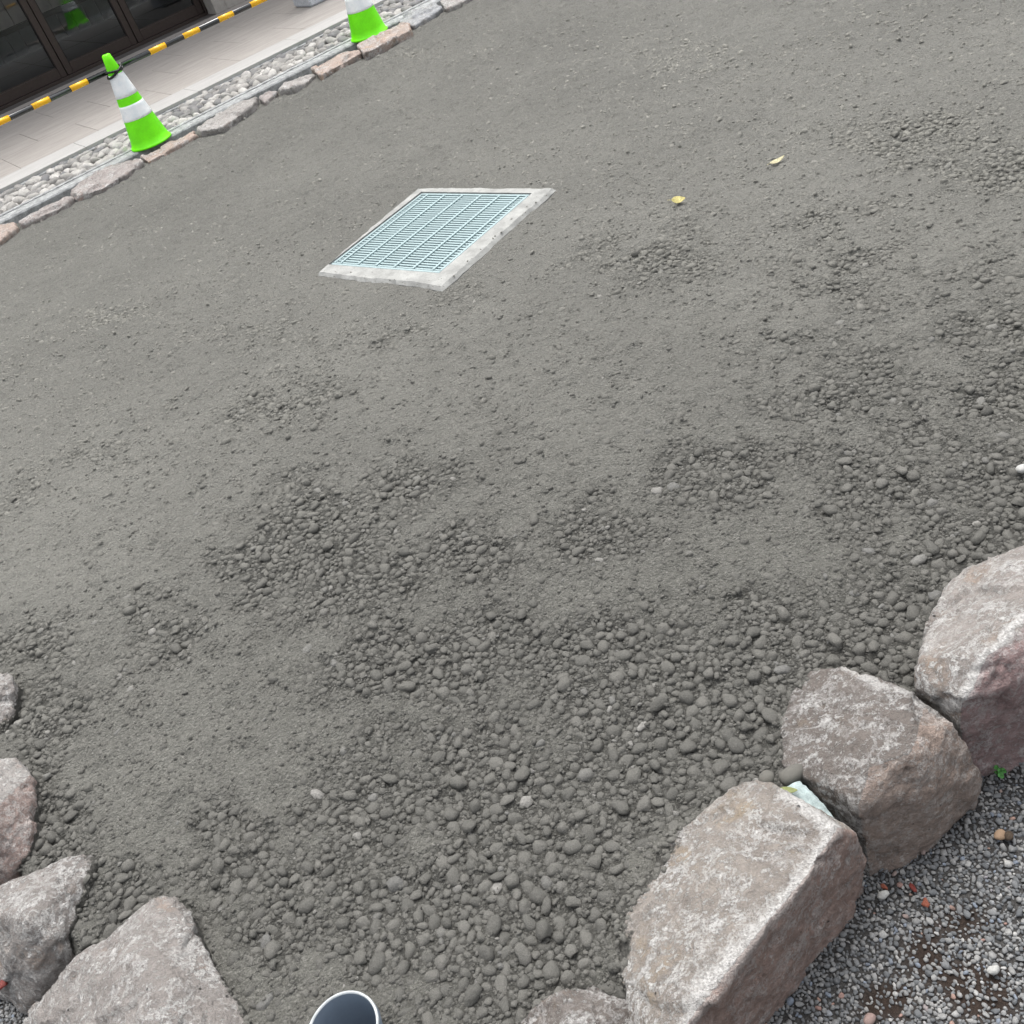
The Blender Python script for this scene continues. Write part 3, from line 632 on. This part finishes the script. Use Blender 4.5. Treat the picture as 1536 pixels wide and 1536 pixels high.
# ------------------------------------------------------------------ drain grate in its concrete surround
DR = empty('drain_grate', (hc[0], hc[1], 0)); DR.rotation_euler[2] = math.atan2(hu[1], hu[0])
tag(DR, 'square galvanised drain grate set in a pale concrete frame in the silt', 'drain grate')
oc = [pix(*p, .014)[:2]-hc for p in ((626, 281), (833, 281), (664, 431), (476, 410))]
oc = [np.array([p@hu, p@hv]) for p in oc]; G2 = .309
def surround():
    inner = [(-G2, G2), (G2, G2), (G2, -G2), (-G2, -G2)]; ring_o, ring_i = [], []; rr = np.random.default_rng(4); nn = 26
    for s in range(4):
        a, b_ = oc[s], oc[(s+1) % 4]; ia, ib = np.array(inner[s]), np.array(inner[(s+1) % 4]); e = (b_-a)/np.linalg.norm(b_-a); nrm = np.array([e[1], -e[0]])
        amp = (.0006, .0018, .0028, .0012)[s]
        for i in range(nn):
            t = i/nn; ring_o.append(a+(b_-a)*t+nrm*amp*(1.3*math.sin(3+9*t+s)+.9*math.sin(23*t+s*2)+.6*rr.normal())); ring_i.append(ia+(ib-ia)*t)
    m = len(ring_o); v, f = [], []
    for p in ring_o: v.append((p[0], p[1], -.08))
    for p in ring_o: v.append((p[0], p[1], .001+rr.normal(0, .001)))
    for p, q in zip(ring_o, ring_i): w = p+(q-p)*.16; v.append((w[0], w[1], .013+rr.normal(0, .0012)))
    for q in ring_i: v.append((q[0], q[1], .015))
    for q in ring_i: v.append((q[0], q[1], -.08))
    for L in range(4):
        for i in range(m):
            j = (i+1) % m; f.append((L*m+i, (L+1)*m+i, (L+1)*m+j, L*m+j))
    return mesh('concrete_frame', v, f)
obj('concrete_frame', surround(), 'concrete', DR)
pv = [(-G2-.012, -G2-.012), (G2+.012, -G2-.012), (G2+.012, G2+.012), (-G2-.012, G2+.012)]
obj('pit', mesh('pit', [(*p, -.075) for p in pv]+[(*p, -.35) for p in pv], [(4, 5, 6, 7)]+[(i, (i+1) % 4, 4+(i+1) % 4, 4+i) for i in range(4)]), 'pit_wall', DR)
GT = .3035; ZG = .012
for s in (-1, 1):
    obj('edge_bar', box('edge_bar', .602, .012, .03, .001), 'galvanised', DR, (0, s*(GT-.007), ZG-.015))
    obj('edge_bar', box('edge_bar', .012, .576, .03, .001), 'galvanised', DR, (s*(GT-.0085), 0, ZG-.015))
bb = box('bearing_bar', .577, .0098, .026, .0008); bb.materials.append(MATS['galvanised'])
NB = 33
for i in range(NB): obj('bearing_bar', bb, None, DR, (0, -.577/2+.577*(i+.5)/NB, ZG-.0155))
cb = box('cross_bar', .011, .577, .008, .0008); cb.materials.append(MATS['galvanised'])
for xq in (-.255, -.153, -.051, .051, .153, .255): obj('cross_bar', cb, None, DR, (xq, 0, ZG-.0022))

# ------------------------------------------------------------------ traffic cones and barrier poles
def cone(x, y, z, label, full=True):
    E = empty('traffic_cone', bf(x, y, z), YAW+.2); tag(E, label, 'traffic cone', 'green traffic cones on the kerb')
    H = .555; R0, R1 = .132, .026
    def rr(t): return R0+(R1-R0)*t**.93
    def ring(t0, t1, off=0., n=5): return [(rr(t0+(t1-t0)*i/n)+off, H*(t0+(t1-t0)*i/n)) for i in range(n+1)]
    BO = obj('body', lathe('body', [(R0-.01, .0)]+[(R0+.006, .002), (R0+.006, .01), (R0, .016)]+ring(.03, 1., 0, 14)[0:]+[(R1-.006, H+.004), (.012, H+.005), (.012, H-.03)], 48), 'cone_green', E)
    for t0, t1 in ((.315, .475), (.56, .80)):
        pr = ring(t0, t1, .0022, 6); obj('reflective_band', lathe('reflective_band', [(pr[0][0]-.003, pr[0][1])]+pr+[(pr[-1][0]-.003, pr[-1][1])], 18, True), 'cone_band', BO)
    return E
C1 = (1.765, 6.765); C2 = (3.50, 6.70); C0 = (-.02, 6.78)
cone(*C1, .03, 'whole fluorescent green traffic cone with two white bands, tied to the pole')
cone(*C2, .03, 'green traffic cone cut off by the top edge, behind the beige stone')
def pole(xa, xb, y, z, marks, label, cap=None):
    L = xb-xa; E = empty('barrier_pole', bf(xa, y, z), YAW); tag(E, label, 'barrier pole', 'striped barrier poles')
    bm = bmesh.new(); bmesh.ops.create_cone(bm, segments=24, radius1=.0165, radius2=.0165, depth=L, cap_ends=True)
    bmesh.ops.rotate(bm, verts=bm.verts, matrix=Matrix.Rotation(math.pi/2, 3, 'Y')); bmesh.ops.translate(bm, verts=bm.verts, vec=(L/2, 0, 0))
    TU = obj('tube', bm_mesh('tube', bm, True), 'pole_black', E)
    for a, b_ in marks:
        w = b_-a; bm = bmesh.new(); bmesh.ops.create_cone(bm, segments=24, radius1=.0174, radius2=.0174, depth=w, cap_ends=True)
        bmesh.ops.rotate(bm, verts=bm.verts, matrix=Matrix.Rotation(math.pi/2, 3, 'Y')); m_ = bm_mesh('yellow_stripe', bm, True)
        obj('yellow_stripe', m_, 'pole_yellow', TU, (a+w/2-xa, 0, 0))
    for c in cap or ():
        bm = bmesh.new(); bmesh.ops.create_cone(bm, segments=24, radius1=.018, radius2=.018, depth=.022, cap_ends=True)
        bmesh.ops.rotate(bm, verts=bm.verts, matrix=Matrix.Rotation(math.pi/2, 3, 'Y')); obj('end_cap', bm_mesh('end_cap', bm, True), 'pole_cap', E, (c-xa, 0, 0))
    return E
PY = 6.765
def px_x(px, py, y=PY, z=.505):     # distance along the pole under a photo point
    d = FW + (px-768)/FPX*RT - (py-768)/FPX*UP; t = y/(-SY*d[0]+CY*d[1]); return CY*t*d[0]+SY*t*d[1]
Lm = [(-.05, .06), (.17, .28), (.39, .50), (.61, .72), (.83, .94)]
Lm = Lm[:-1]+[(px_x(-10, 187), px_x(17, 177)), (px_x(51, 160), px_x(77, 148)), (px_x(108, 132), px_x(134, 121))]
Rm = [(px_x(227, 77), px_x(250, 64)), (px_x(277, 52), px_x(301, 41)), (px_x(330, 27), px_x(352, 17)), (px_x(378, 4), px_x(402, -6))]
st = Rm[-1][0]-Rm[-2][0]; Rm += [(Rm[-1][0]+st, Rm[-1][1]+st), (Rm[-1][0]+2*st, Rm[-1][1]+2*st)]
pole(C0[0]-.05, C1[0]-.02, PY+.052, .492, Lm, 'black and yellow barrier pole running left from the whole cone')
pole(C1[0]+.052, C2[0]-.052, PY+.045, .492, [m for m in Rm if m[1] < C2[0]-.06], 'black and yellow barrier pole between the two green cones', (C1[0]+.058,))
bm = bmesh.new(); rings = []
def torus(rad, tube, tilt, z, seg=36, ts=8):
    v, f = [], []
    for i in range(seg):
        a = 2*math.pi*i/seg
        for j in range(ts):
            b_ = 2*math.pi*j/ts; rr_ = rad+tube*math.cos(b_); v.append((rr_*math.cos(a), rr_*math.sin(a), z+tube*math.sin(b_)+tilt*rad*math.cos(a)))
    for i in range(seg):
        for j in range(ts): f.append((i*ts+j, ((i+1) % seg)*ts+j, ((i+1) % seg)*ts+(j+1) % ts, i*ts+(j+1) % ts))
    return mesh('strap_loop', v, f, True)
SE = empty('rubber_strap', bf(C1[0], C1[1], .03), YAW); tag(SE, 'black rubber strap binding the pole to the top of the cone', 'strap')
obj('strap_loop', torus(.054, .0075, .42, .455), 'strap_black', SE); obj('strap_loop', torus(.053, .0065, -.12, .462), 'strap_black', SE)

# ------------------------------------------------------------------ building front
DY = 10.27
BD = empty('building', bf(2.9, DY, PATH_Z), YAW); tag(BD, 'dark fronted building with stone pier behind the walkway', 'building')
def part(name, mat, x0, x1, y0, y1, z0, z1, bev=.003, parent=None):
    return obj(name, box(name, x1-x0, y1-y0, z1-z0, bev), mat, parent or BD, Vector(((x0+x1)/2-2.9, (y0+y1)/2-DY, (z0+z1)/2-PATH_Z))-(parent.location if parent else Vector((0, 0, 0))))
PIER = part('pier', 'pier_stone', 3.90, 9.0, DY-.17, DY+.3, PATH_Z, 4.0)
part('pier_return', 'pier_stone', 3.775, 3.898, DY-.21, DY+.3, PATH_Z, 4.0)
part('pier_face', 'pier_stone', 3.90, 4.28, DY-.205, DY-.172, PATH_Z, 4.0, .003, PIER); part('pier_face', 'pier_stone', 4.285, 4.9, DY-.205, DY-.172, PATH_Z, 4.0, .003, PIER)
part('head_wall', 'pier_stone', -3, 3.77, DY, DY+.2, 2.32, 4.0)
part('left_wall', 'pier_stone', -3, .06, DY, DY+.2, PATH_Z, 2.315)
part('porch_roof', 'roof_wood', -4, 9.4, 9.45, DY+3.5, 4.002, 4.15, .01)
RFL = part('room_floor', 'floor_tile', -.2, 4.9, DY+.1, 13.02, PATH_Z-.06, PATH_Z+.006)
RBW = part('room_back_wall', 'room_dark', -.5, 6, 13.06, 13.2, 0, 3.99); part('room_side_wall', 'room_dark', 4.92, 5.0, DY+.32, 13.04, 0, 3.99); part('room_side_wall', 'room_dark', -.42, -.3, DY+.25, 13.04, 0, 3.99)
t1 = box('wall_tile', .150, .03, .245, .003); t2 = box('wall_tile', .150, .03, .30, .003)
t1.materials.append(MATS['wall_tile_dark']); t2.materials.append(MATS['wall_tile_tan'])
for i in range(26):
    x = 1.0+i*.156; obj('wall_tile', t1, None, RBW, Vector((x-2.9, 13.04-DY, .13))-RBW.location); obj('wall_tile', t2, None, RBW, Vector((x-2.9, 13.04-DY, .46))-RBW.location)
part('wall_trim', 'frame_gasket', .9, 5.0, 12.99, 13.058, PATH_Z+.256, PATH_Z+.305, .003, RBW)
part('floor_joint', 'frame_gasket', .9, 4.9, 11.2, 11.206, PATH_Z+.004, PATH_Z+.0075, 0, RFL); part('floor_joint', 'frame_gasket', .9, 4.9, 12.1, 12.106, PATH_Z+.004, PATH_Z+.0075, 0, RFL)
for i in range(6): part('floor_joint', 'frame_gasket', 1.2+i*.6, 1.206+i*.6, DY+.2, 13.0, PATH_Z+.004, PATH_Z+.0085, 0, RFL)
DW = .735; names = ['glazed door with bronze frame farthest left, mostly out of the picture', 'glazed door with bronze frame left of the reflected green cone', 'middle glazed door with bronze frame, directly behind the whole cone', 'glazed door with bronze frame next to the stone pier']
def door(xa, xb, label, dy):
    w = xb-xa; E = empty('glazed_door', bf(xa, DY+dy, PATH_Z), YAW); tag(E, label, 'door', 'glazed doors of the dark building front')
    def p(n, m_, x0, x1, y0, y1, z0, z1, bv=.003): return obj(n, box(n, x1-x0, y1-y0, z1-z0, bv), m_, E, ((x0+x1)/2, (y0+y1)/2, (z0+z1)/2))
    p('stile', 'frame_bronze', .004, .062, 0, .05, .03, 2.25); p('stile', 'frame_bronze', w-.062, w-.004, 0, .05, .03, 2.25)
    p('rail', 'frame_bronze', .0625, w-.0625, .002, .048, .03, .115); p('rail', 'frame_bronze', .0625, w-.0625, .002, .048, 2.17, 2.25)
    p('bead', 'frame_gasket', .0625, .070, .012, .04, .1155, 2.169, 0); p('bead', 'frame_gasket', w-.070, w-.0625, .012, .04, .1155, 2.169, 0); p('bead', 'frame_bronze', .0705, w-.0705, .006, .04, .1155, .126, .001)
    g = mesh('glass_pane', [(.0705, .024, .1265), (w-.0705, .024, .1265), (w-.0705, .024, 2.169), (.0705, .024, 2.169)], [(0, 1, 2, 3)])
    obj('glass_pane', g, 'door_glass', E)
for i in range(4): door(.808+i*DW, .808+(i+1)*DW, names[i], .0 if i % 2 else .003)
part('door_track', 'frame_bronze', .07, 3.772, DY-.012, DY+.07, PATH_Z+.0, PATH_Z+.028); part('door_jamb', 'frame_bronze', 3.749, 3.773, DY-.02, DY+.07, PATH_Z+.03, 2.315)
part('door_leaf_fill', 'frame_bronze', .07, .806, DY, DY+.05, PATH_Z+.03, 2.315); part('door_head', 'frame_bronze', .808, 3.747, DY-.01, DY+.07, 2.312, 2.318, 0)
PO = empty('granite_post', bf(4.085, 8.50, PATH_Z+.002), YAW); tag(PO, 'pale granite post base standing on the walkway at the top edge', 'stone post')
bm = bmesh.new(); bmesh.ops.create_cone(bm, segments=4, radius1=.225, radius2=.205, depth=.34, cap_ends=True); bmesh.ops.rotate(bm, verts=bm.verts, matrix=Matrix.Rotation(math.pi/4, 3, 'Z'))
bmesh.ops.bevel(bm, geom=bm.edges[:], offset=.012, segments=2, affect='EDGES'); obj('plinth', bm_mesh('plinth', bm), 'plinth_granite', PO, (0, 0, .17))
obj('shaft', box('shaft', .2, .2, .6, .012), 'plinth_granite', PO, (0, 0, .341+.30))

# ------------------------------------------------------------------ pipe
PE = empty('drain_pipe', (pipe_c[0], pipe_c[1], 0)); tag(PE, 'open grey plastic pipe standing upright among pebbles at the bottom edge', 'pipe')
ro, ri, zt = .0615, .0570, .019
obj('pipe_wall', lathe('pipe_wall', [(ro, -.2), (ro, zt-.004)], 64), 'pipe_grey', PE)
obj('pipe_bore', lathe('pipe_bore', [(ri, zt-.003), (ri, -.70), (.0, -.70)], 64), 'pipe_grey', PE)
obj('rim', lathe('rim', [(ro, zt-.004), (ro-.0006, zt-.0006), (ro-.0015, zt), (ri+.0012, zt), (ri, zt-.003)], 64), 'pipe_rim', PE)

# ------------------------------------------------------------------ gravel outside the boulders
gv_ = [(-2.6, -.6), (2.6, -.6), (2.6, 2.2), (-2.6, 2.2)]
nxg = 120; gx, gy = np.meshgrid(np.linspace(-2.6, 2.6, 200), np.linspace(-.6, 2.6, 124)); gz = GRAV_Z-.008+.006*n2(gx, gy, 5, 3, 9.)
idg = np.arange(gx.size).reshape(gx.shape); Qg = np.stack([idg[:-1, :-1], idg[:-1, 1:], idg[1:, 1:], idg[1:, :-1]], -1).reshape(-1, 4)
sdg = sdist(gx, gy).reshape(gx.shape); kp = (sdg[:-1, :-1] < .12).ravel()
STAIN = [(1450, 1470, 70, 40), (1385, 1430, 40, 40), (1480, 1500, 60, 30), (1330, 1500, 40, 40), (1440, 1380, 40, 25)]
_SB = []
for a, b_, c_, d_ in STAIN:
    c = pix(a, b_, GRAV_Z)[:2]; _SB.append((c, np.linalg.inv(np.stack([pix(a+c_, b_, GRAV_Z)[:2]-c, pix(a, b_+d_, GRAV_Z)[:2]-c], 1))))
def stain(x, y):
    t = np.zeros(x.shape)
    for c, M in _SB:
        u = M[0, 0]*(x-c[0])+M[0, 1]*(y-c[1]); v = M[1, 0]*(x-c[0])+M[1, 1]*(y-c[1]); t = np.maximum(t, np.exp(-.7*(u*u+v*v)))
    return np.clip(t+.35*n2(x, y, 22, 3, 2.), 0, 1)
GRV = obj('gravel_ground', np_mesh('gravel_ground', np.stack([gx.ravel(), gy.ravel(), gz.ravel()], 1), Qg[kp], True, {'stain': stain(gx.ravel(), gy.ravel())}), 'dark_soil', kind='structure')
n = 420000; r = np.random.default_rng(91); x = r.uniform(-1.7, 1.6, n); y = r.uniform(.0, 1.9, n)
vis, dp = in_view(x, y, np.full(n, GRAV_Z), 110); m = vis & (sdist(x, y) < .10); x, y = x[m], y[m]; n = len(x)
stn = stain(x, y)
rad = np.clip(.5*np.exp(r.normal(math.log(.0056), .30, n)), .0016, .0068)
m = r.uniform(0, 1, n) > .70*sstep(.35, 1., stn); x, y, rad = x[m], y[m], rad[m]
k = disk_place(x*5, y*5, rad*5, .70); x, y, rad = x[k], y[k], rad[k]; n = len(x)
el = r.uniform(1., 1.75, n); S3 = np.stack([rad*np.sqrt(el), rad/np.sqrt(el), rad*r.uniform(.5, .8, n)], 1)
z = GRAV_Z-.008+.006*n2(x, y, 5, 3, 9.)+S3[:, 2]*r.uniform(.2, 1.3, n); Wg = np.stack([x, y, z], 1); rz = r.uniform(0, 6.28, n); ti = r.normal(0, .4, (n, 2)); tn = r.uniform(0, 1, n)
vis, dp = in_view(x, y, z, -6); sdd = sdist(x, y); order = np.argsort(-np.where(vis & (sdd < -.14), rad/dp, 0)); big, rest = order[:300], order[300:]
PB_GR = [dome_proto(7, (R_(50), R_(10), R_(-40)), 160+i, .3) for i in range(10)]
mg = [np_mesh('gravel_stone', a, f) for a, f in PB_GR]
for m_ in mg: m_.materials.append(MATS['gravel_chip'])
for q, i in enumerate(big):
    o = obj('gravel_stone', mg[q % 10], parent=GRV, loc=Wg[i]); o.rotation_euler = (ti[i, 0], ti[i, 1], rz[i]); o.scale = tuple(S3[i])
PB_GR2 = [dome_proto(7, (R_(38), R_(-12)), 160+i, .3) for i in range(10)]
Vm, Tm, Am = mass(PB_GR2, Wg[rest], S3[rest], rz[rest], tn[rest], ti[rest], 6)
obj('gravel_mass', np_mesh('gravel_mass', Vm, Tm, True, {'tint': Am}), 'gravel_chip_mass', parent=GRV, kind='stuff')
print('gravel', n)

# ------------------------------------------------------------------ small things
def leaf(name, px, py, z, L, Wd, ang, mat, label, curl=.25, fold=.25, cat='leaf', group=None, tilt=0.):
    n = 12; v, f = [], []
    for i in range(n+1):
        t = i/n; w = Wd*math.sin(math.pi*t**.8)**.8*.5+.0006; x = (t-.5)*L; zc = curl*L*((t-.5)**2)*1.6
        v += [(x, -w, zc+fold*w), (x, 0, zc), (x, w, zc+fold*w)]
    for i in range(n): a = i*3; f += [(a, a+3, a+4, a+1), (a+1, a+4, a+5, a+2)]
    me = mesh(name, v, f, True); p = pix(px, py, z); o = obj(name, me, mat, loc=p); o.rotation_euler = (tilt, 0, ang)
    s = o.modifiers.new('t', 'SOLIDIFY'); s.thickness = .0008; tag(o, label, cat, group)
    o.scale = (.85, .85, .85)
    st = obj('stalk', lathe('stalk', [(.0011, -.5*L-.018), (.0009, -.5*L+.004)], 6), mat, o); st.rotation_euler = (0, math.pi/2, 0); st.location = (0, 0, curl*L*.4)
    return o
def heading(x0, y0, x1, y1):
    d = pix(x1, y1)-pix(x0, y0); return math.atan2(d[1], d[0]), float(np.hypot(d[0], d[1]))
def ground_at(px, py):
    p = pix(px, py); return float(yard_z(np.array([p[0]]), np.array([p[1]]))[0])
leaf('fallen_leaf', 1019, 302, ground_at(1019, 302)+.008, heading(1006, 303, 1030, 300)[1], .034, heading(1006, 303, 1030, 300)[0], 'leaf_yellow', 'yellow fallen leaf lying on the silt right of the grate', .7, .7, tilt=.45)
leaf('fallen_leaf', 1165, 243, ground_at(1165, 243)+.008, heading(1150, 250, 1175, 236)[1], .02, heading(1150, 250, 1175, 236)[0], 'leaf_pale', 'pale narrow curled leaf, the farther of the two on the silt', .45, .7, tilt=.4)
leaf('fallen_leaf', 1182, 1186, .045, .036, .014, -.4, 'leaf_olive', 'small olive leaf lying on the pale wedge stone', .15, .3)
def chip(px, py, z, s, ang, mat, label, cat='stone chip', seed=0, name='stone_chip', group=None):
    v, f = dome_proto(7, (R_(45), R_(5), R_(-40)), 300+seed, .45, True); p = pix(px, py, z)
    o = obj(name, np_mesh(name, v, f, False), mat, loc=p, rz=ang); o.scale = s; tag(o, label, cat, group); return o
chip(1326, 1330, GRAV_Z+.004, (.007, .004, .003), 1.9, 'chip_orange', 'orange red chip in the gravel nearest the brown boulder', seed=1)
chip(1369, 1331, GRAV_Z+.004, (.0095, .0042, .003), 1.7, 'chip_red', 'long dark red chip lying in the grey gravel', seed=2)
chip(1389, 1355, GRAV_Z+.005, (.0078, .0065, .004), .6, 'chip_orange', 'largest orange chip in the grey gravel', seed=3)
chip(3, 1477, -.07, (.016, .009, .006), .6, 'chip_red', 'red chip at the left edge beside the grey boulder', seed=4)
def pebble_thing(px, py, z, s, ang, mat, label, seed):
    v, f = dome_proto(12, (R_(60), R_(30), R_(0), R_(-30)), 400+seed, .14, True); o = obj('stone', np_mesh('stone', v, f), mat, loc=pix(px, py, z), rz=ang); o.scale = s; tag(o, label, 'stone'); return o
mat_plain('stone_orange', (.36, .25, .165), .8, .25, .2, 90, .0008); mat_plain('stone_pinkish', (.33, .24, .215), .8, .25, .2, 90, .0008); mat_plain('stone_white', (.45, .45, .43), .8, .25, .12, 90, .0008)
mat_plain('stone_dust', (.165, .16, .143), .93, .15, .2, 90, .0012)
pebble_thing(1500, 1252, GRAV_Z+.006, (.0115, .009, .007), .2, 'stone_orange', 'light orange pebble in the gravel near the right edge', 1)
pebble_thing(1513, 1254, GRAV_Z+.006, (.009, .008, .007), .9, 'twig', 'brown pebble beside the light orange one in the gravel', 2)
pebble_thing(1272, 1354, GRAV_Z+.012, (.008, .007, .006), .4, 'stone_pinkish', 'pinkish pebble in the gravel beside the tan boulder', 3)
pebble_thing(1304, 1529, GRAV_Z+.006, (.011, .008, .007), .4, 'stone_pinkish', 'pink pebble in the gravel at the bottom edge', 4)
pebble_thing(1325, 1342, GRAV_Z+.006, (.011, .007, .006), .1, 'stone_white', 'white oval pebble below the orange red chip in the gravel', 5)
pebble_thing(1490, 1455, GRAV_Z+.006, (.010, .007, .006), .1, 'stone_white', 'white pebble on the dark stained gravel', 6)
pebble_thing(1533, 703, .002, (.012, .010, .008), .3, 'stone_white', 'bare whitish stone among dusty pebbles at the right edge', 7)
pebble_thing(1188, 1163, .018, (.023, .016, .015), .2, 'stone_dust', 'large dusty pebble lying just above the pale wedge stone', 8)
pebble_thing(1150, 1168, .018, (.015, .013, .012), .8, 'stone_dust', 'dusty pebble resting at the tip of the tan boulder', 9)
CL = empty('clover_sprig', pix(1503, 1163, GRAV_Z+.002)); tag(CL, 'small green clover sprig growing in the gravel by the boulder', 'plant')
rr_ = np.random.default_rng(8)
for i in range(9):
    a = rr_.uniform(0, 6.28); d = rr_.uniform(.002, .011); n = 10; rad_ = rr_.uniform(.0035, .006)
    v = [(0, 0, 0)]+[(rad_*math.cos(6.283*j/n)*(1-.25*(j == 0)), rad_*math.sin(6.283*j/n), rad_*.25) for j in range(n)]
    o = obj('leaflet', mesh('leaflet', v, [(0, 1+j, 1+(j+1) % n) for j in range(n)], True), 'clover_green', CL, (d*math.cos(a), d*math.sin(a), rr_.uniform(.008, .016))); o.rotation_euler = (rr_.normal(0, .3), rr_.normal(0, .3), a)
    st = obj('stem', lathe('stem', [(.0006, 0), (.0005, 1.)], 5), 'clover_green', CL, (0, 0, 0)); tgt = Vector(o.location); st.rotation_euler = tgt.to_track_quat('Z', 'Y').to_euler(); st.scale = (1, 1, tgt.length)
